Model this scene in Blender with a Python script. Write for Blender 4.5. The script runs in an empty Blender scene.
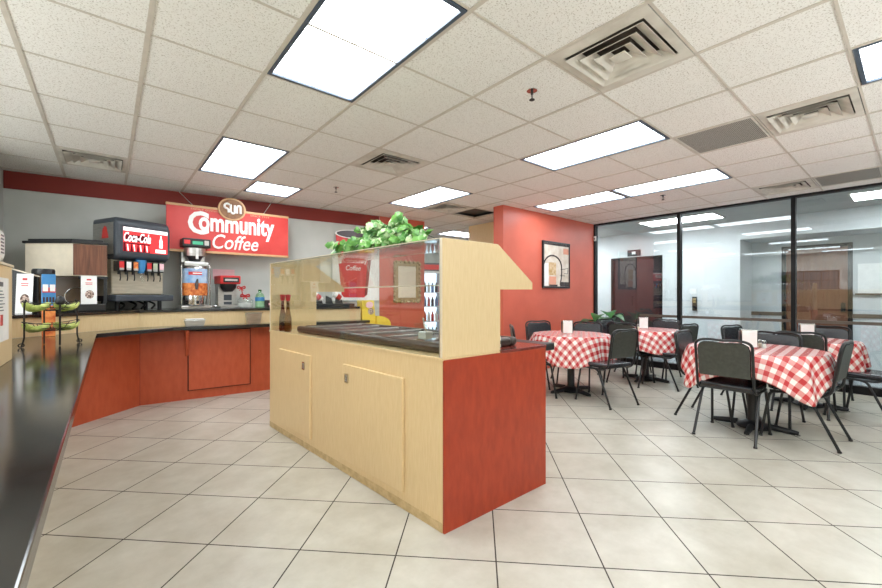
import bpy, bmesh, math, random
from mathutils import Vector, Matrix
random.seed(7)
PI = math.pi
scene = bpy.context.scene
COL = scene.collection

# ---------------------------------------------------------------- camera, world, exposure
CAM_H = 1.244
CE = 2.6248                                   # ceiling height
cam_d = bpy.data.cameras.new('camera')
cam = bpy.data.objects.new('camera', cam_d)
COL.objects.link(cam)
cam.location = (0, 0, CAM_H)
cam.rotation_euler = (PI / 2, 0, -0.6949)
cam_d.sensor_width = 36
cam_d.lens = 36 * 398.78 / 882
cam_d.shift_y = 1.5 / 882
cam_d.clip_start = 0.02
scene.camera = cam
w = bpy.data.worlds.new('sky')
w.use_nodes = True
scene.world = w
bg = w.node_tree.nodes['Background']
sky = w.node_tree.nodes.new('ShaderNodeTexSky')
sky.sky_type = 'HOSEK_WILKIE'
sky.turbidity = 4
sky.sun_direction = Vector((-0.5, -0.6, 0.62)).normalized()
w.node_tree.links.new(sky.outputs[0], bg.inputs[0])
bg.inputs[1].default_value = 1.2
vs = scene.view_settings
scene.display_settings.display_device = 'sRGB'
vs.view_transform = 'Standard'
vs.look = 'None'
vs.gamma = 1
vs.use_curve_mapping = False
vs.exposure = 1.12
LAMP = 5.6                                    # ceiling fixture strength
def uplight(name, loc_, rot, sx, sy, watts):
    ld = bpy.data.lights.new(name, 'AREA')
    ld.shape = 'RECTANGLE'; ld.size = sx; ld.size_y = sy; ld.energy = watts
    ld.color = (0.93, 0.975, 1.0)
    lo = bpy.data.objects.new(name, ld)
    COL.objects.link(lo)
    lo.location = loc_; lo.rotation_euler = rot
# unseen area lights added behind the viewer, facing up to brighten the ceiling
uplight('added_front_uplight', (.55, -2.9, 1.5), (math.radians(176), 0, 0), 3.0, 1.35, 92)
uplight('added_front_uplight', (3.95, -2.9, 1.5), (math.radians(176), 0, 0), 3.0, 1.35, 92)
uplight('added_kitchen_uplight', (-2.85, 2.45, 1.3), (math.radians(165), 0, math.radians(-90)), 1.65, .5, 42)  # added uplight lifting ceiling and walls from the kitchen side

# ---------------------------------------------------------------- materials
def lin(c):
    out = []
    for v in c:
        v = v / 255.0
        out.append(v / 12.92 if v <= 0.04045 else ((v + 0.055) / 1.055) ** 2.4)
    return tuple(out) + (1.0,)

def base_mat(name, rgb, rough=0.5, metal=0.0, spec=0.5):
    m = bpy.data.materials.new(name)
    m.use_nodes = True
    nt = m.node_tree
    b = nt.nodes['Principled BSDF']
    b.inputs['Base Color'].default_value = lin(rgb)
    b.inputs['Roughness'].default_value = rough
    b.inputs['Metallic'].default_value = metal
    b.inputs['Specular IOR Level'].default_value = spec
    return m, nt, b

def coords(nt, scale=(1, 1, 1), kind='Object'):
    tc = nt.nodes.new('ShaderNodeTexCoord')
    mp = nt.nodes.new('ShaderNodeMapping')
    mp.inputs['Scale'].default_value = scale
    nt.links.new(tc.outputs[kind], mp.inputs['Vector'])
    return mp.outputs['Vector']

def noise_mat(name, c1, c2, scale=8, stretch=(1, 1, 1), rough=0.5, metal=0.0, detail=4, lo=0.35, hi=0.65, bump=0.0, spec=0.5, rough2=None):
    m, nt, b = base_mat(name, c1, rough, metal, spec)
    n = nt.nodes.new('ShaderNodeTexNoise')
    n.inputs['Scale'].default_value = scale
    n.inputs['Detail'].default_value = detail
    nt.links.new(coords(nt, stretch), n.inputs['Vector'])
    r = nt.nodes.new('ShaderNodeValToRGB')
    r.color_ramp.elements[0].position = lo
    r.color_ramp.elements[1].position = hi
    r.color_ramp.elements[0].color = lin(c1)
    r.color_ramp.elements[1].color = lin(c2)
    nt.links.new(n.outputs['Fac'], r.inputs['Fac'])
    nt.links.new(r.outputs['Color'], b.inputs['Base Color'])
    if bump:
        bp = nt.nodes.new('ShaderNodeBump')
        bp.inputs['Strength'].default_value = bump
        bp.inputs['Distance'].default_value = 0.01
        nt.links.new(n.outputs['Fac'], bp.inputs['Height'])
        nt.links.new(bp.outputs['Normal'], b.inputs['Normal'])
    if rough2 is not None:
        mr = nt.nodes.new('ShaderNodeMapRange')
        mr.inputs['To Min'].default_value = rough
        mr.inputs['To Max'].default_value = rough2
        nt.links.new(n.outputs['Fac'], mr.inputs['Value'])
        nt.links.new(mr.outputs['Result'], b.inputs['Roughness'])
    return m

def plain(name, rgb, rough=0.5, metal=0.0, spec=0.5):
    """slightly mottled single colour"""
    c2 = tuple(min(255, v * 1.02 + 1) for v in rgb)
    c1 = tuple(v * 0.98 for v in rgb)
    return noise_mat(name, c1, c2, 14, (1, 1, 1), rough, metal, 3, 0.3, 0.7, 0, spec)

def emit_mat(name, rgb, strength, pattern=False):
    m = bpy.data.materials.new(name)
    m.use_nodes = True
    nt = m.node_tree
    nt.nodes.clear()
    e = nt.nodes.new('ShaderNodeEmission')
    e.inputs['Color'].default_value = lin(rgb)
    e.inputs['Strength'].default_value = strength
    o = nt.nodes.new('ShaderNodeOutputMaterial')
    nt.links.new(e.outputs[0], o.inputs[0])
    return m

def glass_mat(name, tint=(250, 253, 252), refl=0.05, rough=0.0, gain=1.0):
    """thin sheet glass: clear with Schlick reflection"""
    m = bpy.data.materials.new(name)
    m.use_nodes = True
    nt = m.node_tree
    nt.nodes.clear()
    N = nt.nodes.new
    geo = N('ShaderNodeNewGeometry')
    dot = N('ShaderNodeVectorMath'); dot.operation = 'DOT_PRODUCT'
    nt.links.new(geo.outputs['Normal'], dot.inputs[0])
    nt.links.new(geo.outputs['Incoming'], dot.inputs[1])
    ab = N('ShaderNodeMath'); ab.operation = 'ABSOLUTE'
    nt.links.new(dot.outputs['Value'], ab.inputs[0])
    om = N('ShaderNodeMath'); om.operation = 'SUBTRACT'; om.inputs[0].default_value = 1
    nt.links.new(ab.outputs[0], om.inputs[1])
    pw = N('ShaderNodeMath'); pw.operation = 'POWER'; pw.inputs[1].default_value = 5
    nt.links.new(om.outputs[0], pw.inputs[0])
    ma = N('ShaderNodeMath'); ma.operation = 'MULTIPLY_ADD'
    ma.inputs[1].default_value = (1 - refl) * gain
    ma.inputs[2].default_value = refl
    nt.links.new(pw.outputs[0], ma.inputs[0])
    tr = N('ShaderNodeBsdfTransparent'); tr.inputs[0].default_value = lin(tint)
    gl = N('ShaderNodeBsdfGlossy'); gl.inputs['Roughness'].default_value = rough
    gl.inputs['Color'].default_value = (1, 1, 1, 1)
    mx = N('ShaderNodeMixShader')
    nt.links.new(ma.outputs[0], mx.inputs[0])
    nt.links.new(tr.outputs[0], mx.inputs[1])
    nt.links.new(gl.outputs[0], mx.inputs[2])
    o = N('ShaderNodeOutputMaterial')
    nt.links.new(mx.outputs[0], o.inputs[0])
    return m

M = {}
M['white_wall'] = noise_mat('white_wall_paint', (196, 198, 192), (205, 206, 201), 3, rough=0.7)
M['hall_wall'] = noise_mat('hall_wall_paint', (203, 207, 208), (212, 215, 216), 2, rough=0.7)
M['red_wall'] = noise_mat('coral_red_paint', (200, 97, 76), (208, 103, 82), 3, rough=0.42)
M['dark_red'] = noise_mat('deep_red_paint', (126, 34, 22), (134, 38, 26), 3, rough=0.6)
M['maple'] = noise_mat('maple_laminate', (222, 194, 146), (230, 204, 158), 14, (7, 7, 0.8), 0.38, 0, 6, 0.3, 0.72)
M['maple_edge'] = plain('pale_edge_band', (226, 214, 190), 0.4)
M['brick_lam'] = noise_mat('brick_red_laminate', (154, 48, 20), (174, 62, 30), 9, (3, 3, 1), 0.36, 0, 6, 0.3, 0.7)
M['orange_lam'] = noise_mat('terracotta_laminate', (182, 76, 42), (194, 88, 52), 7, (3, 3, 1), 0.4, 0, 5, 0.3, 0.7)
M['black_top'] = noise_mat('black_laminate', (26, 25, 24), (36, 34, 33), 40, rough=0.1, rough2=0.17, spec=0.7)
M['black_edge'] = plain('black_edge', (30, 29, 29), 0.4)
M['burgundy_top'] = noise_mat('burgundy_laminate', (106, 44, 38), (118, 52, 45), 30, rough=0.14, spec=0.6)
M['black_plastic'] = plain('black_plastic', (28, 28, 30), 0.38)
M['charcoal'] = plain('charcoal_plastic', (62, 68, 76), 0.4)
M['black_frame'] = plain('black_window_frame', (13, 12, 14), 0.5, 0, 0.3)
M['chair_metal'] = plain('black_chair_steel', (22, 23, 24), 0.3, 0.0, 0.5)
M['chair_vinyl'] = noise_mat('black_vinyl', (22, 23, 28), (30, 32, 40), 60, rough=0.26, bump=0.06, spec=0.7)
M['chair_back'] = noise_mat('sheen_grey_back_board', (62, 64, 59), (72, 74, 68), 40, rough=0.4, spec=0.5)  # black board; reflected sheen is put into the grey-green colour
M['steel'] = noise_mat('brushed_steel', (176, 174, 170), (200, 198, 194), 12, (1, 1, 14), 0.28, 0.9)
M['chrome'] = plain('chrome', (214, 214, 212), 0.14, 1.0)
M['dark_metal'] = plain('dark_metal', (56, 55, 54), 0.35, 0.7)
M['white_plastic'] = plain('white_plastic', (232, 231, 228), 0.35)
M['cream'] = plain('cream_laminate', (226, 214, 192), 0.45)
M['paper'] = plain('white_paper', (240, 239, 236), 0.6)
M['vent_white'] = noise_mat('dusty_white_metal', (196, 190, 178), (222, 217, 206), 5, rough=0.5, lo=0.3, hi=0.6)
M['vent_dark'] = plain('dark_duct', (96, 90, 82), 0.8)
M['tbar'] = plain('ceiling_grid_metal', (206, 198, 186), 0.5)
M['lamp_frame'] = plain('blue_grey_lamp_frame', (72, 84, 98), 0.5)
M['lamp'] = emit_mat('lit_diffuser', (243, 250, 255), LAMP)
M['hall_lamp'] = emit_mat('lit_hall_diffuser', (250, 252, 255), LAMP * 2.2)
M['glass'] = glass_mat('window_glass', (240, 245, 246), 0.06, 0.0)
M['clear'] = glass_mat('clear_acrylic', (252, 254, 253), 0.04, 0.01)
M['bottle_glass'] = glass_mat('tinted_glass', (190, 160, 90), 0.06)
M['bottle_red'] = glass_mat('red_tinted_glass', (170, 80, 50), 0.06)
M['green_glass'] = glass_mat('pale_green_plastic', (214, 244, 218), 0.05)
M['red'] = plain('red_plastic', (196, 36, 34), 0.35)
M['cola_red'] = plain('bright_red_print', (214, 44, 46), 0.4)
M['white_print'] = plain('white_print', (246, 244, 240), 0.5)
M['pink'] = plain('pink_paper', (240, 190, 196), 0.6)
M['tan'] = noise_mat('tan_wood_strip', (196, 152, 106), (212, 170, 124), 12, (1, 8, 8), 0.45)
M['emblem_brown'] = noise_mat('brown_emblem', (126, 84, 54), (150, 106, 70), 20, rough=0.5)
M['sign_red'] = noise_mat('red_sign_face', (200, 50, 48), (220, 76, 70), 2.2, rough=0.42, lo=0.3, hi=0.7)
M['walnut'] = noise_mat('walnut_grain', (92, 54, 36), (132, 82, 56), 10, (9, 9, 0.5), 0.42, 0, 6, 0.3, 0.7)
M['door_wood'] = noise_mat('brown_door_veneer', (104, 62, 42), (126, 80, 56), 5, (7, 7, 0.5), 0.4, 0, 6, 0.3, 0.7)
M['maroon'] = plain('dark_maroon_door', (40, 22, 28), 0.4)
M['leather'] = noise_mat('dark_brown_rim', (58, 46, 40), (76, 62, 54), 20, rough=0.32, spec=0.6)
M['gold'] = noise_mat('antique_gold', (150, 126, 82), (196, 172, 122), 40, rough=0.4, metal=0.4, bump=0.5)
M['mirror'] = plain('mirror_face', (222, 214, 196), 0.03, 1.0)
M['yellow'] = plain('yellow_card', (236, 204, 64), 0.45)
M['leaf'] = noise_mat('dark_green_leaf', (28, 78, 38), (58, 118, 52), 9, rough=0.35)
M['ivy'] = noise_mat('ivy_leaf', (46, 108, 40), (112, 170, 74), 16, rough=0.4, lo=0.35, hi=0.62)
M['ivy_pale'] = noise_mat('variegated_ivy_leaf', (86, 148, 62), (202, 224, 172), 26, rough=0.4, lo=0.4, hi=0.58)
M['stem'] = plain('plant_stem', (70, 78, 40), 0.6)
M['pot'] = plain('dark_pot', (52, 40, 34), 0.5)
M['soil'] = plain('dark_soil', (40, 30, 24), 0.9)
M['banana'] = noise_mat('green_banana', (150, 168, 72), (206, 212, 128), 26, (1, 1, 1), 0.4, 0, 3)
M['wire'] = plain('dark_wire', (40, 36, 34), 0.4, 0.5)
M['blue'] = plain('blue_print', (66, 138, 196), 0.45)
M['orange'] = noise_mat('orange_food_print', (196, 82, 30), (236, 150, 78), 26, rough=0.5)
M['food'] = noise_mat('brown_food_print', (96, 66, 54), (226, 200, 184), 60, rough=0.6, lo=0.4, hi=0.6)
M['lit_red'] = emit_mat('lit_red_picture', (226, 60, 62), 0.95)
M['lit_white'] = emit_mat('lit_white_picture', (255, 246, 246), 1.0)
M['lit_dark'] = emit_mat('lit_dark_picture', (92, 26, 34), 0.8)
M['splash'] = noise_mat('warm_steel_sheet', (186, 176, 156), (200, 190, 170), 8, (1, 1, 6), 0.35, 0.35)
M['sky_wrap'] = noise_mat('pale_blue_print', (120, 164, 214), (196, 214, 234), 9, rough=0.5)
M['shade_gap'] = plain('dark_shade_gap', (74, 34, 22), 0.7)
M['lcd'] = emit_mat('green_lcd', (96, 190, 150), 0.6)
M['tea'] = plain('tea_brown', (116, 92, 66), 0.3)
M['canvas'] = noise_mat('mottled_canvas', (206, 190, 172), (232, 224, 212), 7, (1, 1, 1), 0.7, 0, 8)
M['canvas_dark'] = noise_mat('ink_marks', (44, 38, 40), (92, 80, 78), 14, rough=0.7)
M['peach'] = plain('peach_paint', (224, 158, 132), 0.7)
M['ochre'] = noise_mat('ochre_paint', (190, 152, 96), (220, 196, 160), 18, rough=0.7)
M['fridge_lit'] = emit_mat('lit_cooler_interior', (206, 226, 250), 1.3)
M['bottle_blue'] = plain('blue_bottle', (90, 130, 190), 0.3)
M['bottle_dark'] = plain('dark_bottle', (60, 36, 40), 0.3)
M['hall_floor'] = noise_mat('grey_blue_hall_floor', (120, 126, 130), (140, 146, 150), 3, rough=0.22)
M['hall_ceiling'] = plain('hall_ceiling_tile', (176, 178, 174), 0.7)
M['rail'] = plain('brown_chair_rail', (96, 84, 74), 0.45)

def ceiling_mat():
    m, nt, b = base_mat('fissured_ceiling_tile', (244, 242, 236), 0.85, 0, 0.2)
    v = coords(nt)
    n = nt.nodes.new('ShaderNodeTexNoise'); n.inputs['Scale'].default_value = 120; n.inputs['Detail'].default_value = 2
    nt.links.new(v, n.inputs['Vector'])
    r = nt.nodes.new('ShaderNodeValToRGB')
    e = r.color_ramp.elements
    e[0].position = 0.33; e[0].color = lin((202, 196, 186))
    e[1].position = 0.44; e[1].color = lin((246, 244, 239))
    nt.links.new(n.outputs['Fac'], r.inputs['Fac'])
    n2 = nt.nodes.new('ShaderNodeTexNoise'); n2.inputs['Scale'].default_value = 0.9
    nt.links.new(v, n2.inputs['Vector'])
    mx = nt.nodes.new('ShaderNodeMixRGB'); mx.blend_type = 'MULTIPLY'; mx.inputs[0].default_value = 0.06
    nt.links.new(r.outputs[0], mx.inputs[1]); nt.links.new(n2.outputs['Fac'], mx.inputs[2])
    nt.links.new(mx.outputs[0], b.inputs['Base Color'])
    return m
M['ceiling'] = ceiling_mat()

def floor_mat():
    m, nt, b = base_mat('beige_floor_tile', (226, 216, 199), 0.3, 0, 0.45)
    v = coords(nt)
    n = nt.nodes.new('ShaderNodeTexNoise'); n.inputs['Scale'].default_value = 3.2; n.inputs['Detail'].default_value = 7
    n.inputs['Roughness'].default_value = 0.65
    nt.links.new(v, n.inputs['Vector'])
    r = nt.nodes.new('ShaderNodeValToRGB')
    e = r.color_ramp.elements
    e[0].position = 0.32; e[0].color = lin((176, 170, 155))
    e[1].position = 0.68; e[1].color = lin((200, 196, 184))
    nt.links.new(n.outputs['Fac'], r.inputs['Fac'])
    nt.links.new(r.outputs[0], b.inputs['Base Color'])
    mr = nt.nodes.new('ShaderNodeMapRange'); mr.inputs['To Min'].default_value = 0.22; mr.inputs['To Max'].default_value = 0.42
    nt.links.new(n.outputs['Fac'], mr.inputs['Value']); nt.links.new(mr.outputs[0], b.inputs['Roughness'])
    return m
M['floor'] = floor_mat()
M['grout'] = plain('dark_grout', (62, 55, 49), 0.9)

def gingham_mat():
    m, nt, b = base_mat('red_gingham_plastic', (240, 230, 226), 0.22, 0, 0.6)
    tc = nt.nodes.new('ShaderNodeTexCoord')
    sp = nt.nodes.new('ShaderNodeSeparateXYZ')
    nt.links.new(tc.outputs['UV'], sp.inputs[0])
    outs = []
    for ax in ('X', 'Y'):
        mul = nt.nodes.new('ShaderNodeMath'); mul.operation = 'MULTIPLY'; mul.inputs[1].default_value = 1 / 0.088
        nt.links.new(sp.outputs[ax], mul.inputs[0])
        fr = nt.nodes.new('ShaderNodeMath'); fr.operation = 'FRACT'
        nt.links.new(mul.outputs[0], fr.inputs[0])
        gt = nt.nodes.new('ShaderNodeMath'); gt.operation = 'GREATER_THAN'; gt.inputs[1].default_value = 0.5
        nt.links.new(fr.outputs[0], gt.inputs[0])
        outs.append(gt)
    ad = nt.nodes.new('ShaderNodeMath'); ad.operation = 'ADD'
    nt.links.new(outs[0].outputs[0], ad.inputs[0]); nt.links.new(outs[1].outputs[0], ad.inputs[1])
    dv = nt.nodes.new('ShaderNodeMath'); dv.operation = 'MULTIPLY'; dv.inputs[1].default_value = 0.5
    nt.links.new(ad.outputs[0], dv.inputs[0])
    r = nt.nodes.new('ShaderNodeValToRGB')
    r.color_ramp.interpolation = 'CONSTANT'
    e = r.color_ramp.elements
    e[0].position = 0; e[0].color = lin((244, 236, 230))
    e[1].position = 0.25; e[1].color = lin((226, 150, 146))
    e3 = e.new(0.75); e3.color = lin((196, 52, 54))
    nt.links.new(dv.outputs[0], r.inputs['Fac'])
    nt.links.new(r.outputs[0], b.inputs['Base Color'])
    return m
M['gingham'] = gingham_mat()

def grille_mat():
    m, nt, b = base_mat('perforated_grille', (140, 136, 126), 0.5)
    v = coords(nt)
    vo = nt.nodes.new('ShaderNodeTexVoronoi'); vo.inputs['Scale'].default_value = 90; vo.inputs['Randomness'].default_value = 0
    nt.links.new(v, vo.inputs['Vector'])
    r = nt.nodes.new('ShaderNodeValToRGB')
    r.color_ramp.elements[0].position = 0.3; r.color_ramp.elements[0].color = lin((60, 58, 54))
    r.color_ramp.elements[1].position = 0.42; r.color_ramp.elements[1].color = lin((178, 173, 162))
    nt.links.new(vo.outputs['Distance'], r.inputs['Fac'])
    nt.links.new(r.outputs[0], b.inputs['Base Color'])
    return m
M['grille'] = grille_mat()

# ---------------------------------------------------------------- mesh helpers
class MB:
    def __init__(self):
        self.bm = bmesh.new()
    def v(self, *p):
        return self.bm.verts.new(p)
    def face(self, vs):
        try:
            return self.bm.faces.new(vs)
        except ValueError:
            return None
    def box(self, x0, y0, z0, x1, y1, z1, rz=0.0, about=None):
        ps = [(x0, y0, z0), (x1, y0, z0), (x1, y1, z0), (x0, y1, z0), (x0, y0, z1), (x1, y0, z1), (x1, y1, z1), (x0, y1, z1)]
        if rz:
            cx, cy = about or ((x0 + x1) / 2, (y0 + y1) / 2)
            c, s = math.cos(rz), math.sin(rz)
            ps = [(cx + (x - cx) * c - (y - cy) * s, cy + (x - cx) * s + (y - cy) * c, z) for x, y, z in ps]
        v = [self.v(*p) for p in ps]
        for f in ((0, 3, 2, 1), (4, 5, 6, 7), (0, 1, 5, 4), (1, 2, 6, 5), (2, 3, 7, 6), (3, 0, 4, 7)):
            self.face([v[i] for i in f])
        return self
    def prism(self, poly, z0, z1):
        a = sum(p[0] * q[1] - q[0] * p[1] for p, q in zip(poly, poly[1:] + poly[:1]))
        if a < 0:
            poly = poly[::-1]
        lo = [self.v(x, y, z0) for x, y in poly]
        hi = [self.v(x, y, z1) for x, y in poly]
        self.face(lo[::-1]); self.face(hi)
        n = len(poly)
        for i in range(n):
            self.face([lo[i], lo[(i + 1) % n], hi[(i + 1) % n], hi[i]])
        return self
    def slab(self, pts, d):
        """polygon of 3D points pushed along d"""
        d = Vector(d)
        a = [self.v(*p) for p in pts]
        b = [self.v(*(Vector(p) + d)) for p in pts]
        self.face(a); self.face(b[::-1])
        n = len(pts)
        for i in range(n):
            self.face([a[(i + 1) % n], a[i], b[i], b[(i + 1) % n]])
        return self
    def ring(self, c, u, w_, r, seg):
        return [self.v(*(c + u * (r * math.cos(2 * PI * k / seg)) + w_ * (r * math.sin(2 * PI * k / seg)))) for k in range(seg)]
    def tube(self, pts, r, seg=8, closed=False, caps=True):
        pts = [Vector(p) for p in pts]
        n = len(pts)
        rs = r if isinstance(r, (list, tuple)) else [r] * n
        rings = []
        prev = None
        for i, p in enumerate(pts):
            a = pts[(i - 1) % n] if (closed or i > 0) else p
            b = pts[(i + 1) % n] if (closed or i < n - 1) else p
            t = (b - a).normalized()
            if prev is None:
                h = Vector((0, 0, 1)) if abs(t.z) < 0.9 else Vector((1, 0, 0))
                u = t.cross(h).normalized()
            else:
                u = (prev - t * prev.dot(t)).normalized()
            prev = u
            rings.append(self.ring(p, u, t.cross(u), rs[i], seg))
        for i in range(n if closed else n - 1):
            A, B = rings[i], rings[(i + 1) % n]
            for k in range(seg):
                self.face([A[k], A[(k + 1) % seg], B[(k + 1) % seg], B[k]])
        if caps and not closed:
            self.face(rings[0][::-1]); self.face(rings[-1])
        return self
    def lathe(self, prof, c=(0, 0, 0), seg=24, a0=0.0, a1=2 * PI):
        full = abs(a1 - a0 - 2 * PI) < 1e-6
        m = seg if full else seg + 1
        rows = []
        for r, z in prof:
            if r < 1e-6:
                rows.append([self.v(c[0], c[1], c[2] + z)])
            else:
                rows.append([self.v(c[0] + r * math.cos(a0 + (a1 - a0) * k / seg), c[1] + r * math.sin(a0 + (a1 - a0) * k / seg), c[2] + z) for k in range(m)])
        for A, B in zip(rows, rows[1:]):
            for k in range(seg):
                k2 = (k + 1) % m
                if len(A) == 1 and len(B) == 1: continue
                if len(A) == 1: self.face([A[0], B[k2], B[k]])
                elif len(B) == 1: self.face([A[k], A[k2], B[0]])
                else: self.face([A[k], A[k2], B[k2], B[k]])
        return self
    def cyl(self, c, r, z0, z1, seg=20):
        return self.lathe([(0, z0), (r, z0), (r, z1), (0, z1)], c, seg)
    def build(self, name, m, parent=None, bevel=0.0, smooth=False, recalc=True, seg=2):
        if recalc:
            bmesh.ops.recalc_face_normals(self.bm, faces=self.bm.faces)
        me = bpy.data.meshes.new(name)
        self.bm.to_mesh(me)
        self.bm.free()
        me.materials.append(m if not isinstance(m, str) else M[m])
        o = bpy.data.objects.new(name, me)
        COL.objects.link(o)
        if parent is not None:
            o.parent = parent
        if smooth:
            for p in me.polygons:
                p.use_smooth = True
        if bevel:
            md = o.modifiers.new('bevel', 'BEVEL')
            md.width = bevel; md.segments = seg; md.limit_method = 'ANGLE'; md.angle_limit = math.radians(40)
        if smooth:
            try:
                me.set_sharp_from_angle(angle=math.radians(42))
            except Exception:
                pass
        return o

def fillet(pts, r, n=5, closed=False):
    pts = [Vector(p) for p in pts]
    out = []
    L = len(pts)
    for i, p in enumerate(pts):
        if not closed and i in (0, L - 1):
            out.append(p); continue
        a, b = pts[(i - 1) % L], pts[(i + 1) % L]
        rr = min(r, (a - p).length * 0.48, (b - p).length * 0.48)
        s, e = p + (a - p).normalized() * rr, p + (b - p).normalized() * rr
        for k in range(n + 1):
            t = k / n
            out.append(s * (1 - t) ** 2 + p * 2 * t * (1 - t) + e * t ** 2)
    return out

def tag(o, label, cat, group=None, kind=None):
    o['label'] = label
    o['category'] = cat
    if group: o['group'] = group
    if kind: o['kind'] = kind
    return o

def thing(name, label, cat, loc=(0, 0, 0), rz=0.0, group=None):
    o = bpy.data.objects.new(name, None)
    o.empty_display_size = 0.1
    COL.objects.link(o)
    o.location = loc
    o.rotation_euler = (0, 0, rz)
    return tag(o, label, cat, group)

def struct(name, mb, m, label=None, cat=None, bevel=0.0, parent=None):
    o = mb.build(name, m, parent, bevel)
    o['kind'] = 'structure'
    if label: o['label'] = label
    if cat: o['category'] = cat
    return o

def dup(root, loc, rz, label, group=None):
    r = root.copy(); COL.objects.link(r)
    r.location = loc; r.rotation_euler = (0, 0, rz)
    r['label'] = label
    if group: r['group'] = group
    for ch in list(root.children):
        c = ch.copy(); COL.objects.link(c); c.parent = r
        for g in list(ch.children):
            d = g.copy(); COL.objects.link(d); d.parent = c
    return r

_dg = None
def text_mesh(body, width, height, bold=0.0, shear=0.0, depth=0.004):
    """flat lettering in the XY plane, lower-left corner at the origin, scaled to width x height"""
    cu = bpy.data.curves.new('lettering', 'FONT')
    cu.body = body; cu.size = 1; cu.offset = bold; cu.shear = shear; cu.extrude = 0.01; cu.resolution_u = 3
    o = bpy.data.objects.new('lettering', cu)
    COL.objects.link(o)
    dg = bpy.context.evaluated_depsgraph_get()
    me = bpy.data.meshes.new_from_object(o.evaluated_get(dg))
    COL.objects.unlink(o); bpy.data.objects.remove(o)
    xs = [v.co.x for v in me.vertices]; ys = [v.co.y for v in me.vertices]
    x0, x1, y0, y1 = min(xs), max(xs), min(ys), max(ys)
    for v in me.vertices:
        v.co.x = (v.co.x - x0) / (x1 - x0) * width
        v.co.y = (v.co.y - y0) / (y1 - y0) * height
        v.co.z = (v.co.z + 0.01) / 0.02 * depth
    return me

def lettering(body, width, height, m, parent, mat4, bold=0.0, shear=0.0, depth=0.004, name='lettering'):
    me = text_mesh(body, width, height, bold, shear, depth)
    me.materials.append(M[m])
    me.transform(mat4)
    o = bpy.data.objects.new(name, me)
    COL.objects.link(o)
    o.parent = parent
    return o

def front(x, y, z):
    """text plane facing local -Y with lower-left corner at x, y, z"""
    return Matrix.Translation((x, y, z)) @ Matrix.Rotation(PI / 2, 4, 'X')

# ---------------------------------------------------------------- lattice of the ceiling and the floor
GY = {-6: -2.55, -5: -1.99, -4: -1.43, -3: -0.87, -2: -0.31, -1: .252, 0: .813, 1: 1.39, 2: 1.989, 3: 2.605, 4: 3.237, 5: 3.854, 6: 4.479, 7: 5.097, 8: 5.72, 9: 6.34, 10: 6.96, 11: 7.58, 12: 8.2}
GX = {-5: -2.83, -4: -2.21, -3: -1.6, -2: -.99, -1: -.387, 0: .16, 1: .743, 2: 1.348, 3: 1.948, 4: 2.58, 5: 3.19, 6: 3.80, 7: 4.43, 8: 5.04, 9: 5.63, 10: 6.33, 11: 6.96, 12: 7.3}
LIGHTS = [(1, 2, 1, 3, 'largest ceiling light, cut by the top edge above the salad bar'),
          (1, 2, 5, 7, 'ceiling light nearest the hanging red coffee sign, larger of the left two'),
          (2, 3, 7, 8, 'short square ceiling light beside the red band over the coffee counter'),
          (5, 6, 5, 7, 'ceiling light in mid room with the small vent at its right end'),
          (5, 6, 1, 3, 'long ceiling light right of centre, in front of the grey grille'),
          (8, 9, 1, 3, 'long ceiling light nearest the window wall, right of a touching pair'),
          (8, 9, 3, 5, 'long ceiling light beside the red wall, left of a touching pair'),
          (5, 6, -3, -1, 'ceiling light cut by the right edge of the picture, louvred')]
FILL_LIGHTS = [(7, 8, 9, 11), (-4, -3, 3, 5), (-5, -4, 0, 2), (-3, -2, 5, 7), (1, 2, -3, -1), (1, 2, -6, -4), (-3, -2, 1, 3), (-3, -2, -3, -1)]  # unseen fixtures added to brighten the room from kitchen, passage and behind
VENTS = [(3, 0, 'largest square ceiling vent, nearest the camera, with dark dust streaks'),
         (6, -1, 'square ceiling vent at the right beside the mottled grey grille'),
         (10, 0, 'small far square ceiling vent close to the window wall'),
         (-1, 7, 'square ceiling vent at the far left above the red band'),
         (3, 4, 'square ceiling vent in the middle of the ceiling with open dark louvres'),
         (6, 6, 'small distant ceiling vent touching the end of a mid room light')]
GRILLES_AND_GAP = [(6, 0, 'grey perforated return grille, nearer one, between two square vents'),
           (10, -1, 'long grey perforated grille at the right edge by the window wall'),
           (7, 6, 'dark framed gap of a missing ceiling tile, half hidden behind the red wall')]
skip = set()
for x0, x1, y0, y1, *_ in LIGHTS + FILL_LIGHTS:
    for i in range(x0, x1):
        for j in range(y0, y1):
            skip.add((i, j))
for i, j, _ in VENTS + GRILLES_AND_GAP:
    skip.add((i, j))
skip |= {(10, 9), (9, 9)}

XMAX = 7.3
cm = MB()
for i in range(-5, 12):
    for j in range(-6, 12):
        if (i, j) in skip: continue
        x0, x1, y0, y1 = GX[i], GX[i + 1], GY[j], GY[j + 1]
        cm.box(x0 + .002, y0 + .002, CE + .002, x1 - .002, y1 - .002, CE + .018)
struct('ceiling', cm, 'ceiling', 'off white speckled acoustic tile ceiling', 'ceiling')
tb = MB()
H = 0.012
for i in range(-5, 13):
    x = GX[i] - (0.012 if i == 12 else 0)
    tb.box(x - H, GY[-6], CE - .003, x + H, GY[12], CE + .0015)
for j in range(-6, 13):
    tb.box(GX[-5], GY[j] - H * .62, CE - .002, GX[12] - .02, GY[j] + H * .62, CE + .0010)
struct('trim_1', tb, 'tbar', 'thin metal grid bars between the ceiling tiles', 'ceiling grid')
struct('ceiling_deck', MB().box(-3.2, -3, CE + .15, 7.3, 8.4, CE + .2), 'vent_dark', 'dark deck above the ceiling tiles', 'ceiling')

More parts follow.
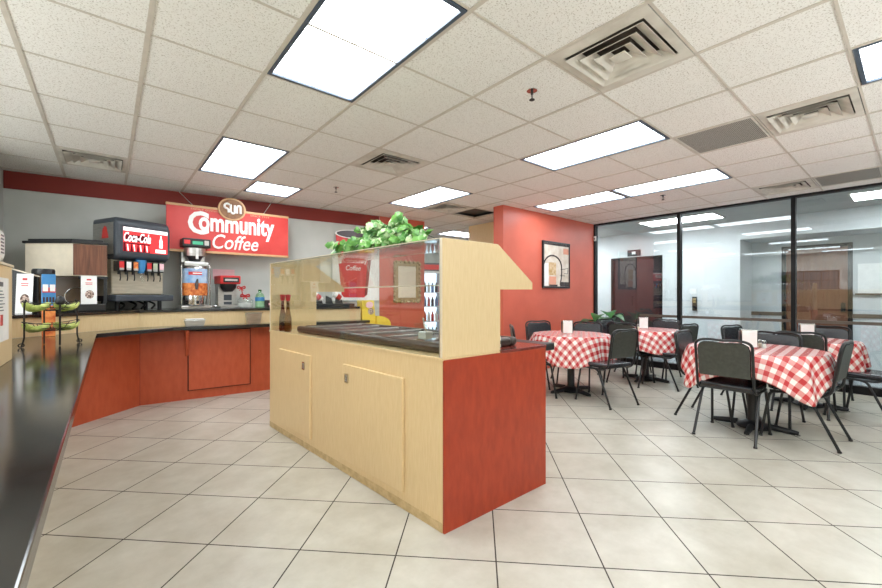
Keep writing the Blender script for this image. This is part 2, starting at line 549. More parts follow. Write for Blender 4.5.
def interp(d, k, pitch):
    ks = sorted(d)
    if k in d: return d[k]
    if k < ks[0]: return d[ks[0]] - (ks[0] - k) * pitch
    return d[ks[-1]] + (k - ks[-1]) * pitch
FU = {-10: -2.352, -9: -1.917, -8: -1.477, -7: -1.029, -6: -.578, -5: -.088, -4: .388, -3: .864, -2: 1.339, -1: 1.797, 0: 2.24, 1: 2.684}
FV = {0: 1.88, 1: 2.34, 2: 2.78}
fm = MB()
g = .0034
for a in range(-22, 14):
    for b in range(-9, 22):
        u0, u1 = interp(FU, a, .445) + g, interp(FU, a + 1, .445) - g
        v0, v1 = interp(FV, b, .4572) + g, interp(FV, b + 1, .4572) - g
        q = [((v - u) / 2 ** .5, (u + v) / 2 ** .5) for u, v in ((u0, v0), (u1, v0), (u1, v1), (u0, v1))]
        if max(p[0] for p in q) < -3 or min(p[0] for p in q) > XMAX or max(p[1] for p in q) < -3 or min(p[1] for p in q) > 8.2: continue
        fm.face([fm.v(x, y, 0) for x, y in q])
for co, no in (((XMAX - .04, 0, 0), (1, 0, 0)), ((-3, 0, 0), (-1, 0, 0)), ((0, -3, 0), (0, -1, 0)), ((0, 8.2, 0), (0, 1, 0))):
    bmesh.ops.bisect_plane(fm.bm, geom=fm.bm.verts[:] + fm.bm.edges[:] + fm.bm.faces[:], plane_co=co, plane_no=no, clear_outer=True)
for f in fm.bm.faces:
    if f.normal.z < 0: f.normal_flip()
fl = fm.build('floor', 'floor', recalc=False)
fl['kind'] = 'structure'; fl['label'] = 'beige ceramic tile floor laid diagonally'; fl['category'] = 'floor'
struct('floor_slab', MB().box(-3, -3, -.08, XMAX - .04, 8.2, -.0015), 'grout', 'dark grout bed under the floor tiles', 'floor')

# ---------------------------------------------------------------- walls
W0, W1 = Vector((-.95, 6.457)), Vector((4.54, 5.93))
wd = (W1 - W0).normalized()
def wallpt(x):
    t = (x - W0.x) / wd.x
    return W0 + wd * t
nrm = Vector((wd.y, -wd.x))                    # towards the room (-Y)
def wall_strip(xa, xb, z0, z1, off0, thick):
    a, b = wallpt(xa), wallpt(xb)
    p = [a + nrm * off0, b + nrm * off0, b + nrm * (off0 - thick), a + nrm * (off0 - thick)]
    return MB().prism([(q.x, q.y) for q in p], z0, z1)
struct('wall_back', wall_strip(-.95, 3.62, 0, CE + .05, 0, .12), 'white_wall', 'white back wall behind the drink counter', 'wall')
struct('trim_2', wall_strip(-.93, 3.61, 2.425, CE - .004, .012, .02), 'dark_red', 'deep red painted band along the top of the back wall', 'wall band')
struct('wall_back_red', wall_strip(3.62, 4.54, 0, CE + .05, .0, .3), 'red_wall', 'red end section of the back wall holding the gold mirror', 'wall')
struct('wall_left', MB().box(-1.07, 5.4, 0, -.888, 6.6, CE + .05), 'white_wall', 'white side wall at the far left', 'wall')
struct('wall_kitchen', MB().box(-3.1, -3, 0, -3, 5.4, 1.1).box(-3.1, -3, 2.05, -3, 5.4, CE).box(-3.1, -3, 1.1, -3, 1.6, 2.05).box(-3.1, 3.3, 1.1, -3, 5.4, 2.05).box(-3.1, 5.3, 0, -.95, 5.4, CE), 'white_wall', 'white kitchen side wall out of view', 'wall')
struct('wall_red', MB().box(4.62, 4.06, 0, 7.3, 4.26, CE + .05), 'red_wall', 'coral red wall with the arch painting', 'wall')
struct('wall_front', MB().box(-3.1, -3.1, 0, 7.4, -3, .8).box(-3.1, -3.1, 2.2, 7.4, -3, CE).box(-3.1, -3.1, .8, -1, -3, 2.2).box(5.5, -3.1, .8, 7.4, -3, 2.2).box(2.1, -3.1, .8, 2.4, -3, 2.2), 'white_wall', 'front wall behind the viewer with wide windows', 'wall')
struct('wall_passage', MB().box(3.4, 8.2, 0, 7.6, 8.3, CE + .05).box(7.3, 4.26, 0, 7.42, 8.2, CE + .05).box(3.3, 6.2, 0, 3.4, 8.3, CE + .05), 'white_wall', 'pale wall of the passage behind the salad bar', 'wall')
# soffit of maple panels in the passage
struct('wall_maple', MB().box(5.37, 4.28, 0, 5.43, 5.60, 2.585), 'maple', 'maple panelled partition in the passage behind the red wall', 'wall partition')
# kitchen window (seen in reflections)
def grid_window(name, x, y0, y1, z0, z1, nx, nz, label):
    f = MB()
    f.box(x - .03, y0, z0, x + .03, y0 + .04, z1).box(x - .03, y1 - .04, z0, x + .03, y1, z1)
    f.box(x - .03, y0, z0, x + .03, y1, z0 + .04).box(x - .03, y0, z1 - .04, x + .03, y1, z1)
    for k in range(1, nx):
        yy = y0 + (y1 - y0) * k / nx
        f.box(x - .02, yy - .012, z0 + .04, x + .02, yy + .012, z1 - .04)
    for k in range(1, nz):
        zz = z0 + (z1 - z0) * k / nz
        f.box(x - .018, y0 + .04, zz - .012, x + .018, y1 - .04, zz + .012)
    return struct(name, f, 'black_frame', label, 'window')
grid_window('window_1', -3.05, 1.6, 3.3, 1.1, 2.05, 4, 3, 'dark framed kitchen window out of view')

# ---------------------------------------------------------------- glass window wall (X = 7.3)
GXW = 7.3
mull = [4.05, 2.555, 1.115, -0.36, -1.8, -3.0]
for k in range(6):
    y = mull[k]
    wd_ = .04 if k else .035
    struct('mullion', MB().box(GXW - .05, y - wd_ / 2 - .004, 0, GXW + .05, y + wd_ / 2 + .004, CE - .03), 'black_frame', ['black corner mullion beside the red wall', 'black mullion left of the middle glass pane', 'black mullion in front of the brown hallway door', 'black mullion out of view at the right', 'black mullion out of view far right', 'black end mullion out of view'][k], 'mullion')
struct('trim_3', MB().box(GXW - .05, -3, CE - .03, GXW + .05, 4.06, CE + .02), 'black_frame', 'black head rail along the top of the glass wall', 'window rail')
struct('trim_4', MB().box(GXW - .045, -3, 0, GXW + .05, 4.06, .1), 'black_frame', 'black sill rail along the floor under the glass wall', 'window rail')
for k in range(5):
    y1, y0 = mull[k] - .026, mull[k + 1] + .026
    struct('window_%d' % (k + 2), MB().box(GXW - .003, y0, .1, GXW + .003, y1, CE - .03), 'glass', ['left glass pane of the window wall beside the red wall', 'middle glass pane between two black mullions', 'right glass pane in front of the brown door', 'glass pane out of view', 'last glass pane out of view'][k], 'window')
struct('trim_5', MB().box(GXW - .02, -3, .872, GXW + .02, 3.2, .912), 'rail', 'dark horizontal guard rail across the glass wall', 'window rail')

t = thing('door_sensor', 'tiny pale sensor on the black corner mullion near the ceiling', 'sensor', (7.245, 4.03, 2.30))
MB().box(-.03, -.03, 0, .004, .012, .09).build('housing', 'white_plastic', t, .006)
MB().box(-.033, -.018, .02, -.0302, .0, .06).build('lens', 'black_plastic', t)
# hallway behind the glass
struct('floor_hall', MB().box(7.26, -4, -.08, 11, 6.4, -.004), 'hall_floor', 'grey hallway floor beyond the glass', 'floor')
struct('ceiling_hall', MB().box(7.36, -4, CE, 11, 6.4, CE + .06), 'hall_ceiling', 'grey hallway ceiling beyond the glass', 'ceiling')
struct('wall_hall', MB().box(9.0, 2.13, 0, 9.12, 3.50, CE).box(9.0, 4.58, 0, 9.12, 6.4, CE).box(9.0, 3.5, 2.09, 9.12, 4.58, CE).box(9.12, 2.13, 0, 9.9, 2.2, CE), 'hall_wall', 'white hallway wall holding the dark maroon door', 'wall')
struct('wall_alcove', MB().box(9.8, -4, 0, 9.9, .74, CE).box(9.8, 1.66, 0, 9.9, 2.13, CE).box(9.8, .74, 2.16, 9.9, 1.66, CE), 'hall_wall', 'white alcove wall holding the brown wooden door', 'wall')
struct('wall_hall_ends', MB().box(7.36, 6.3, 0, 9.2, 6.4, CE).box(7.36, -4.1, 0, 9.9, -4, CE), 'hall_wall', 'end walls of the hallway', 'wall')
struct('wall_soffit', MB().box(9.0, -4, 2.28, 9.8, 2.13, CE), 'hall_wall', 'lowered grey soffit over the hallway alcove', 'soffit')
struct('trim_6', MB().box(9.77, -4, .86, 9.8, .74, .93).box(9.77, 1.66, .86, 9.8, 2.13, .93), 'rail', 'brown chair rail along the alcove wall', 'chair rail')
d1 = struct('door_1', MB().box(9.03, 3.54, 0, 9.08, 4.54, 2.05), 'maroon', 'dark maroon double door across the hallway', 'door')
struct('door_frame', MB().box(8.99, 3.48, 0, 9.13, 3.54, 2.1).box(8.99, 4.54, 0, 9.13, 4.6, 2.1).box(8.99, 3.54, 2.05, 9.13, 4.54, 2.1), 'black_frame', parent=d1)
MB().box(9.022, 4.035, .02, 9.03, 4.045, 2.04).build('door_gap', 'black_frame', d1)
MB().tube([(9.0, 4.1, 1.02), (8.97, 4.1, 1.02), (8.97, 4.1, 1.22), (9.0, 4.1, 1.22)], .01).build('door_pull', 'dark_metal', d1)
d2 = struct('door_2', MB().box(9.82, .79, 0, 9.87, 1.61, 2.1), 'door_wood', 'brown wooden door with dark frame at the end of the alcove', 'door')
struct('door_frame', MB().box(9.78, .73, 0, 9.9, .79, 2.16).box(9.78, 1.61, 0, 9.9, 1.67, 2.16).box(9.78, .79, 2.1, 9.9, 1.61, 2.16), 'black_frame', parent=d2)
MB().tube([(9.82, .85, 1.0), (9.77, .85, 1.0)], [.012, .03], 12).build('door_knob', 'dark_metal', d2, smooth=True)
MB().box(9.815, .82, .95, 9.82, .88, 1.12).build('knob_plate', 'dark_metal', d2)
t = thing('room_sign', 'small dark sign plate above the maroon hallway door', 'sign', (8.985, 4.07, 2.12))
MB().box(-.012, -.14, 0, .012, .14, .14).build('plate', 'black_plastic', t, .004)
MB().box(-.016, -.04, .04, -.012, .04, .1).build('panel', 'white_print', t)
t = thing('card_reader', 'narrow dark call box on the white hallway wall', 'call box', (8.99, 2.87, .94))
MB().box(-.03, -.04, 0, .01, .04, .28).build('body', 'dark_metal', t, .006)
MB().box(-.034, -.028, .16, -.03, .028, .25).build('face_plate', 'gold', t)
t = thing('light_switch', 'pale switch plate above the dark call box', 'switch', (8.99, 2.9, 1.28))
MB().box(-.008, -.06, 0, .01, .06, .1).build('plate', 'white_plastic', t, .003)
MB().box(-.016, -.008, .035, -.008, .008, .065).build('toggle', 'paper', t)
t = thing('wall_box', 'small white notice shelf beside the brown door', 'notice', (9.79, .45, 1.28))
MB().box(-.02, -.22, 0, .01, .22, .5).build('board', 'paper', t, .004)
MB().box(-.06, -.25, -.03, .01, .25, .0).build('ledge', 'rail', t, .004)
hl = [(7.7, 2.2, 3.4, 'hallway ceiling light seen through the middle pane'), (7.7, -.6, .6, 'hallway ceiling light seen through the right pane'), (7.7, 4.6, 5.8, 'hallway ceiling light beyond the left pane')]
for x, ya, yb, lab in hl:
    t = thing('hall_light', lab, 'ceiling light', (x, ya, CE), 0, 'hallway ceiling lights')
    MB().box(0, 0, -.012, .6, yb - ya, -.001).build('diffuser', 'hall_lamp', t)
    MB().box(-.02, -.02, -.016, 0, yb - ya + .02, -.0).box(.6, -.02, -.016, .62, yb - ya + .02, 0).box(0, -.02, -.016, .6, 0, 0).box(0, yb - ya, -.016, .6, yb - ya + .02, 0).build('frame', 'tbar', t)

# ---------------------------------------------------------------- ceiling fixtures
def make_light(x0, x1, y0, y1, label):
    X0, X1, Y0, Y1 = GX[x0] + .013, GX[x1] - .013, GY[y0] + .013, GY[y1] - .013
    t = thing('ceiling_light', label, 'ceiling light', ((X0 + X1) / 2, (Y0 + Y1) / 2, CE), 0, 'recessed fluorescent ceiling lights')
    a, b = (X1 - X0) / 2, (Y1 - Y0) / 2
    f = MB(); e = .022
    f.box(-a, -b, -.006, -a + e, b, .06).box(a - e, -b, -.006, a, b, .06).box(-a + e, -b, -.006, a - e, -b + e, .06).box(-a + e, b - e, -.006, a - e, b, .06)
    f.build('frame', 'lamp_frame', t)
    d = MB().box(-a + e, -b + e, .008, a - e, b - e, .014)
    d.build('diffuser', 'lamp', t)
    n = max(2, round(2 * b / .3))
    l = MB()
    for k in range(1, n):
        yy = -b + 2 * b * k / n
        l.box(-a + e, yy - .003, .004, a - e, yy + .003, .0078)
    l.box(-.003, -b + e, .0036, .003, b - e, .0076)
    l.build('lens_ribs', 'white_plastic', t)
    return t
for L in LIGHTS: make_light(*L)
for k, L in enumerate(FILL_LIGHTS): make_light(*L, ['added fill light out of view in the passage', 'third added kitchen fill light out of view', 'fourth added kitchen fill light out of view', 'fifth added kitchen fill light out of view', 'added fill light out of view behind the viewer', 'added fill light out of view at the back', 'added kitchen fill light out of view', 'second added kitchen fill light out of view'][k])
t = make_light(9, 11, 9, 10, 'distant ceiling light in the passage behind the salad bar')

def sq_ring(mb, so, zo, si, zi):
    A = [mb.v(sx * so / 2, sy * so / 2, zo) for sx, sy in ((-1, -1), (1, -1), (1, 1), (-1, 1))]
    B = [mb.v(sx * si / 2, sy * si / 2, zi) for sx, sy in ((-1, -1), (1, -1), (1, 1), (-1, 1))]
    A2 = [mb.v(v.co.x, v.co.y, v.co.z + .003) for v in A]
    B2 = [mb.v(v.co.x, v.co.y, v.co.z + .003) for v in B]
    for k in range(4):
        j = (k + 1) % 4
        mb.face([A[k], A[j], B[j], B[k]]); mb.face([A2[j], A2[k], B2[k], B2[j]])
        mb.face([A[j], A[k], A2[k], A2[j]]); mb.face([B[k], B[j], B2[j], B2[k]])
for i, j, label in VENTS:
    X0, X1, Y0, Y1 = GX[i] + .012, GX[i + 1] - .012, GY[j] + .012, GY[j + 1] - .012
    t = thing('ceiling_vent', label, 'vent', ((X0 + X1) / 2, (Y0 + Y1) / 2, CE), 0, 'square ceiling diffusers')
    a, b = (X1 - X0) / 2, (Y1 - Y0) / 2
    q = .226
    fmb = MB()
    fmb.box(-a, -b, -.004, -q, b, .004).box(q, -b, -.004, a, b, .004).box(-q, -b, -.004, q, -q, .004).box(-q, q, -.004, q, b, .004)
    fmb.build('face_plate', 'vent_white', t)
    MB().box(-q - .01, -q - .01, .1, q + .01, q + .01, .11).box(-q - .01, -q, .004, -q, q, .1).box(q, -q, .004, q + .01, q, .1).box(-q, -q - .01, .004, q, -q, .1).box(-q, q, .004, q, q + .01, .1).build('duct_or_gap_shade', 'vent_dark', t)
    for so in (.44, .325, .21):
        r = MB(); sq_ring(r, so, -.018, so - .13, .022)
        r.build('louvre', 'vent_white', t)
    MB().box(-.045, -.045, -.014, .045, .045, -.008).build('centre_plate', 'vent_white', t)
for n, (i, j, label) in enumerate(GRILLES_AND_GAP):
    X0, X1, Y0, Y1 = GX[i] + .012, GX[i + 1] - .012, GY[j] + .012, GY[j + 1] - .012
    t = thing('return_grille', label, 'vent', ((X0 + X1) / 2, (Y0 + Y1) / 2, CE), 0, 'return air grilles')
    a, b = (X1 - X0) / 2, (Y1 - Y0) / 2
    if n < 2:
        MB().box(-a + .015, -b + .015, 0, a - .015, b - .015, .004).build('grille', 'grille', t)
    else:
        MB().box(-a + .015, -b + .015, .06, a - .015, b - .015, .064).build('duct_or_gap_shade', 'vent_dark', t)  # dark plate stands in for the shade in a missing tile's gap
    MB().box(-a, -b, -.003, -a + .015, b, .02).box(a - .015, -b, -.003, a, b, .02).box(-a + .015, -b, -.003, a - .015, -b + .015, .02).box(-a + .015, b - .015, -.003, a - .015, b, .02).build('frame', 'vent_white', t)
spr = None
for x, y, label in ((2.186, 1.667, 'bronze sprinkler head nearest the camera, right of the largest light'), (2.223, 4.754, 'sprinkler head left of centre near the mid room vent'), (5.852, 2.256, 'sprinkler head close to the window wall lights')):
    if spr is None:
        spr = thing('sprinkler_head', label, 'sprinkler', (x, y, CE), .6, 'pendent ceiling sprinklers')
        MB().lathe([(0, -.006), (.035, -.006), (.03, 0), (0, 0)], seg=20).build('escutcheon', 'chrome', spr, smooth=True)
        MB().tube([(0, 0, -.004), (0, 0, -.03)], .009, 10).tube([(.012, 0, -.028), (.016, 0, -.045), (.006, 0, -.062)], .0035).tube([(-.012, 0, -.028), (-.016, 0, -.045), (-.006, 0, -.062)], .0035).build('body', 'dark_metal', spr)
        MB().cyl((0, 0, 0), .018, -.068, -.064).build('deflector', 'dark_metal', spr)
    else:
        dup(spr, (x, y, CE), 1.1, label)

# ---------------------------------------------------------------- drink counter along the back and left
BASE = [(-.30, 5.08), (.27, 5.64), (1.63, 5.50), (2.92, 5.385)]         # front plane of the panels
LEDGE_Z = .885
RAISE_Z = 1.08
t = thing('drink_counter', 'terracotta panelled counter base under the black tray ledge at the back', 'counter', (.9, 5.6, 0))
def loc(p, o=t):
    return (p[0] - o.location.x, p[1] - o.location.y)
bp = [loc(p) for p in BASE]
body = bp + [loc((2.92, 5.465)), loc((1.63, 5.58)), loc((.24, 5.72)), loc((-.36, 5.14))]
MB().prism(body, 0, LEDGE_Z - .035).build('front_panel', 'orange_lam', t)
a, b = Vector(BASE[1]), Vector(BASE[2])
dr = (b - a).normalized(); nn = Vector((dr.y, -dr.x))
def on_base(x, off):
    s = (x - a.x) / dr.x
    p = a + dr * s + nn * off
    return loc((p.x, p.y))
x0, x1 = .735, 1.395
MB().prism([on_base(x0 - .012, .0005), on_base(x1 + .012, .0005), on_base(x1 + .012, .004), on_base(x0 - .012, .004)], .103, .827).build('access_shade_gap', 'shade_gap', t)  # dark border paints the shadow in the gap round the access panel
MB().prism([on_base(x0, .0), on_base(x1, .0), on_base(x1, .028), on_base(x0, .028)], .115, .815).build('access_panel', 'orange_lam', t, .003)
p0 = on_base(.70, 0); p1 = on_base(.70, .2)
tri = [(p0[0], p0[1], .85), (p1[0], p1[1], .85), (p1[0], p1[1], .82), (p0[0], p0[1], .52)]
d_ = dr * .035
MB().slab(tri, (d_.x, d_.y, 0)).build('bracket', 'orange_lam', t, .004)
p0 = on_base(-.0 + .3, .001)
MB().prism([on_base(.268, .0), on_base(.276, .0), on_base(.276, .003), on_base(.268, .003)], 0, .85).build('corner_seam', 'brick_lam', t)

LEDGE = [(-.085, -.9), (-.085, 4.94), (.56, 5.39), (1.58, 5.27), (2.93, 5.13), (2.93, 5.40), (1.63, 5.515), (.265, 5.655), (-.62, 4.84), (-.62, 3.28), (-.42, 3.28), (-.42, -.9)]
t = MB().prism([(x, y) for x, y in LEDGE], LEDGE_Z - .04, LEDGE_Z).build('counter_ledge', 'black_top', None, .004)
tag(t, 'glossy black counter top running from the left foreground round to the back counter', 'countertop')
t = thing('left_counter', 'maple counter body under the black top at the far left', 'counter', (-.4, 2, 0))
MB().box(-.02, -2.9, 0, .06, 3.0, LEDGE_Z - .04).build('front_panel', 'maple', t)
MB().box(-.3, -2.9, 0, -.02, 3.0, LEDGE_Z - .04).build('body', 'maple', t)
# backsplash and raised top
t = thing('raised_counter', 'maple faced raised counter behind the black ledge carrying the drink machines', 'counter', (.9, 5.7, LEDGE_Z))
BK = [(-.62, 3.27), (-.62, 4.86), (-.40, 5.04), (.265, 5.655), (1.63, 5.515), (2.92, 5.397), (2.92, 5.48), (1.64, 5.60), (.24, 5.745), (-.46, 5.12), (-.70, 4.9), (-.70, 3.27)]
MB().prism([loc(p, t) for p in BK], 0.0005, RAISE_Z - LEDGE_Z - .03).build('backsplash', 'maple', t)
RT = [(-.61, 3.30), (-.61, 4.85), (-.39, 5.02), (.27, 5.63), (1.63, 5.49), (2.90, 5.375), (2.90, 5.92)] + [(wallpt(x).x, wallpt(x).y - .02) for x in (2.2, -.8)] + [(-.86, 3.30)]
MB().prism([loc(p, t) for p in RT], RAISE_Z - LEDGE_Z - .03, RAISE_Z - LEDGE_Z).build('raised_top', 'black_top', t, .003)
# tall block with notices
t = thing('service_screen', 'tall maple screen at the far left edge with paper notices on it', 'screen', (-.5, 2.4, LEDGE_Z))
MB().box(-.12, -2.6, .0005, .083, .87, .515).build('screen_body', 'maple', t, .003)
MB().box(-.13, -2.61, .515, .09, .88, .53).build('cap', 'maple_edge', t, .003)
for y0, y1, z0, z1, lab in ((2.78, 3.15, 1.01, 1.335, 'long white paper notice with a small red picture, taped on the maple screen'), (2.28, 2.66, .99, 1.33, 'white paper notice cut by the left picture edge, on the maple screen')):
    n = thing('paper_notice', lab, 'notice', (-.4165, (y0 + y1) / 2, z0), 0, 'notices on the maple screen')
    hh = (y1 - y0) / 2; hz = z1 - z0
    MB().box(0, -hh, 0, .002, hh, hz).build('sheet', 'paper', n)
    MB().box(.002, -.03, hz * .25, .0028, .03, hz * .42).build('picture', 'red', n)
    l = MB()
    for k in range(7): l.box(.002, -hh * .6, hz * (.48 + .05 * k), .0027, hh * random.uniform(.1, .6), hz * (.495 + .05 * k))
    l.box(.002, -hh * .55, hz * .86, .0027, hh * .2, hz * .93)
    l.build('printed_lines', 'charcoal', n)

# white dispenser on the screen
t = thing('towel_dispenser', 'rounded white dispenser at the left picture edge above the maple screen', 'dispenser', (-.50, 3.06, LEDGE_Z + .531))
MB().box(-.09, -.2, 0, .07, .14, .19).build('housing', 'white_plastic', t, .045, seg=4)
g_ = MB()
for k in range(6): g_.box(.0695, .0, .05 + .018 * k, .0715, .07, .058 + .018 * k)
g_.build('slots', 'charcoal', t)

# ---- tea / ice station at the left
t = thing('drink_station', 'cream and walnut drink cabinet with black top standing left of the soda fountain', 'cabinet', (-.3, 5.8, RAISE_Z))
P = [(-.657, 5.864), (-.28, 5.55), (-.01, 5.55), (-.02, 5.6), (-.25, 6.08), (-.3, 6.2), (-.6, 6.3)]
PL_ = [loc(p, t) for p in P]
up = .365
MB().prism(PL_, up, .70).build('cabinet_box', 'cream', t, .003)
q = [loc((-.279, 5.5475), t), loc((-.011, 5.5475), t)]
MB().box(q[0][0], q[0][1] - .006, up + .01, q[1][0], q[1][1] + .004, .695).build('walnut_door', 'walnut', t, .002)
PT = [loc(p, t) for p in ((-.68, 5.865), (-.285, 5.53), (.0, 5.53), (-.01, 5.6), (-.24, 6.08), (-.3, 6.21), (-.6, 6.32))]
MB().prism(PT, .70, .725).build('top', 'black_plastic', t, .004)
PT2 = [loc(p, t) for p in ((-.64, 5.89), (-.28, 5.58), (-.04, 5.57), (-.28, 6.08), (-.32, 6.18), (-.58, 6.29))]
MB().prism(PT2, .725, .75).build('top_lip', 'black_plastic', t, .004)
PB = [loc(p, t) for p in ((-.80, 5.93), (-.66, 5.83), (-.05, 5.95), (-.02, 6.15), (-.6, 6.27))]
MB().prism([loc(p, t) for p in ((-.63, 5.99), (-.16, 5.88), (-.26, 6.1), (-.6, 6.26))], .03, up).build('back_panel', 'tea', t)
MB().prism([loc(p, t) for p in ((-.60, 5.5), (-.3, 5.42), (-.02, 5.5), (-.04, 5.6), (-.26, 6.1), (-.6, 6.25), (-.72, 5.75))], 0.0005, .075).build('drip_base', 'black_edge', t, .008)
MB().box(q[1][0] - .03, q[1][1] + .0, .076, q[1][0], q[1][1] + .03, up).build('post', 'black_plastic', t)
MB().box(q[0][0] + .04, q[0][1] - .012, up - .03, q[1][0] + .01, q[1][1] + .03, up - .002).build('light_rail', 'black_plastic', t, .004)
MB().tube([(PL_[1][0] + .02 + .1 * math.cos(k / 10 * PI), PL_[1][1] + .3, .15 + .1 * math.sin(k / 10 * PI)) for k in range(0, 21)], .008).build('hose', 'chrome', t)
# urn
t = thing('tea_urn', 'dark lidded tea urn under the cream cabinet side', 'urn', (-.475, 5.33, RAISE_Z))
MB().lathe([(0, 0), (.07, 0), (.07, .30), (.065, .36), (0, .36)], seg=28).build('vessel', 'tea', t, smooth=True)
MB().lathe([(0, .36), (.082, .36), (.082, .40), (.075, .415), (0, .42)], seg=28).build('lid', 'black_plastic', t, smooth=True)
MB().tube([(0, -.08, .06), (0, -.13, .06), (0, -.13, .03)], .012, 10).build('tap', 'black_plastic', t)
t = thing('black_side_board', 'black board standing behind the left menu card at the end of the maple screen', 'board', (-.60, 5.24, RAISE_Z), -.3)
MB().slab([(-.16, 0, .0005), (.10, 0, .0005), (.10, 0, .335), (-.16, 0, .43)], (0, .03, 0)).build('board', 'black_plastic', t, .003)
MB().slab([(-.165, -.004, .432), (.105, -.004, .337), (.105, -.004, .345), (-.165, -.004, .440)], (0, .038, 0)).build('pale_edge', 'maple_edge', t)
# paper signs
def table_sign(x, y, rz, lab, w_=.125, h_=.29, dz=.0765):
    n = thing('menu_card', lab, 'sign', (x, y, RAISE_Z + dz), rz, 'white menu cards on the drink station')
    tilt = .03
    MB().slab([(-w_ / 2, 0, .0), (w_ / 2, 0, .0), (w_ / 2, tilt, h_), (-w_ / 2, tilt, h_)], (0, .004, 0)).build('card', 'paper', n)
    f = lambda u, v: (u * w_, tilt * v - .0016, v * h_)
    c = [f(.04 + .28 * math.cos(k / 20 * 2 * PI), .34 + .15 * math.sin(k / 20 * 2 * PI)) for k in range(20)]
    MB().slab(c, (0, .0012, 0)).build('food_picture', 'food', n)
    l = MB()
    for k, (v0, ww) in enumerate(((.84, .14), (.74, .22), (.69, .2))):
        l.slab([f(-ww, v0), f(ww, v0), f(ww, v0 + (.05 if k == 0 else .02)), f(-ww, v0 + (.05 if k == 0 else .02))], (0, .0012, 0))
    l.build('printed_lines', 'cola_red', n)
    return n
table_sign(-.155, 5.47, 0.02, 'white menu card with a bowl picture in front of the walnut door')
table_sign(-.590, 5.17, -.30, 'white menu card leaning at the left under the cream cabinet', .115, .36, .001)

# ---- soda fountain
FR = math.radians(25.2)
t = thing('soda_fountain', 'dark soda fountain with lit red picture front and six drink valves', 'soda fountain', (.215, 5.93, RAISE_Z), FR)
hw, hd = .283, .24
head = [(-hd, .60), (-hd - .0, .985), (-hd + .04, 1.03), (hd, 1.03), (hd, .58), (-hd + .06, .56)]
hm = MB().slab([(-hw, y, z) for y, z in head], (2 * hw, 0, 0))
hm.build('head', 'charcoal', t, .035, seg=4, smooth=True)
# curved brow and bezel
sc0, sc1, sz0, sz1 = -.215, .25, .655, .925
MB().slab([(sc0 - .03, -hd - .003, sz0 - .02), (sc1 + .03, -hd - .003, sz0 - .035), (sc1 + .03, -hd - .003, sz1 + .03), (sc0 - .03, -hd - .003, sz1 + .03)], (0, .02, 0)).build('bezel', 'charcoal', t, .008)
pic = MB().slab([(sc0, -hd - .006, sz0), (sc1, -hd - .006, sz0), (sc1, -hd - .006, sz1), (sc0, -hd - .006, sz1)], (0, .004, 0)).build('picture_front', 'lit_red', t)
MB().box(sc0, -hd - .0072, sz1 - .04, sc1, -hd - .0062, sz1).build('white_top', 'lit_white', pic)
MB().box(sc0, -hd - .0072, sz0, sc0 + .27, -hd - .0062, sz0 + .1).build('dark_band', 'lit_dark', pic)
c_ = MB()
for k in range(4):
    x = sc0 + .03 + k * .065
    c_.slab([(x, -hd - .0084, sz0 + .005), (x + .035, -hd - .0084, sz0 + .005), (x + .045, -hd - .0084, sz0 + .085), (x - .01, -hd - .0084, sz0 + .085)], (0, .001, 0))
c_.build('cups', 'lit_red', pic)
c_ = MB()
for k in range(4):
    x = sc0 + .03 + k * .065
    c_.slab([(x + .012, -hd - .0094, sz0 + .008), (x + .02, -hd - .0094, sz0 + .008), (x + .014, -hd - .0094, sz0 + .08), (x + .002, -hd - .0094, sz0 + .08)], (0, .001, 0))
c_.build('cup_stripes', 'lit_white', pic)
MB().box(sc0 + .02, -hd - .0078, sz0 + .112, sc0 + .265, -hd - .0066, sz0 + .19).build('logo_field', 'lit_dark', pic)
lettering('Coca-Cola', .275, .105, 'lit_white', pic, front(sc0 + .003, -hd - .0085, sz0 + .11), .016, .35, .003)
bt = MB(); bx = sc1 - .075; bz = sz0 + .07
prof = [(.018, 0), (.02, .03), (.016, .05), (.019, .075), (.012, .105), (.007, .12), (.007, .145)]
pts = [(bx + r, -hd - .0085, bz + z) for r, z in prof] + [(bx - r, -hd - .0085, bz + z) for r, z in reversed(prof)]
bt.slab(pts, (0, .001, 0)); bt.build('bottle_shape', 'lit_white', pic)
MB().box(sc1 - .135, -hd - .008, sz0 + .01, sc1 - .02, -hd - .007, sz0 + .05).build('white_label', 'lit_white', pic)
# side decal
MB().slab([(-hw - .003, .04, .80), (-hw - .003, -.10, .80), (-hw - .003, -.06, .92), (-hw - .003, -.02, .94), (-hw - .003, .02, .90)], (.003, 0, 0)).build('side_decal', 'red', t)
MB().box(-hw - .002, -hd + .05, .62, -hw + .01, hd - .02, .97).build('side_panel', 'steel', t)
MB().box(-hw + .015, -.12, .185, hw - .015, -.09, .575).build('splash_panel', 'splash', t)
MB().box(-hw + .02, -.125, .19, hw - .02, -.119, .46).build('splash_sheet', 'splash', t)
MB().box(-hw + .015, -.09, .16, hw - .015, hd - .02, .60).build('cabinet_body', 'splash', t)
MB().box(-hw - .03, -hd - .06, .10, hw + .01, -.08, .17).build('drip_tray', 'charcoal', t, .01)
g_ = MB()
for k in range(16): g_.box(-hw + .0 + k * .034, -hd - .04, .1705, -hw + .02 + k * .034, -.1, .1735)
g_.build('drip_grid', 'black_plastic', t)
lg = []
for sx in (-1, 1):
    for sy in (-1, 1):
        MB().cyl((sx * .22, sy * .14, 0), .022, .0005, .1).build('leg', 'black_plastic', t)
MB().box(-hw + .02, -.05, .101, hw - .02, hd - .03, .16).build('chassis', 'black_plastic', t)
tubes = MB()
for k, x in enumerate((-.18, -.06, .03, .14)):
    tubes.tube(fillet([(x, .0, .11), (x + .05, -.12, .06), (x - .04, -.2, .014)], .05), .011)
tubes.build('drain_tubes', 'dark_metal', t)
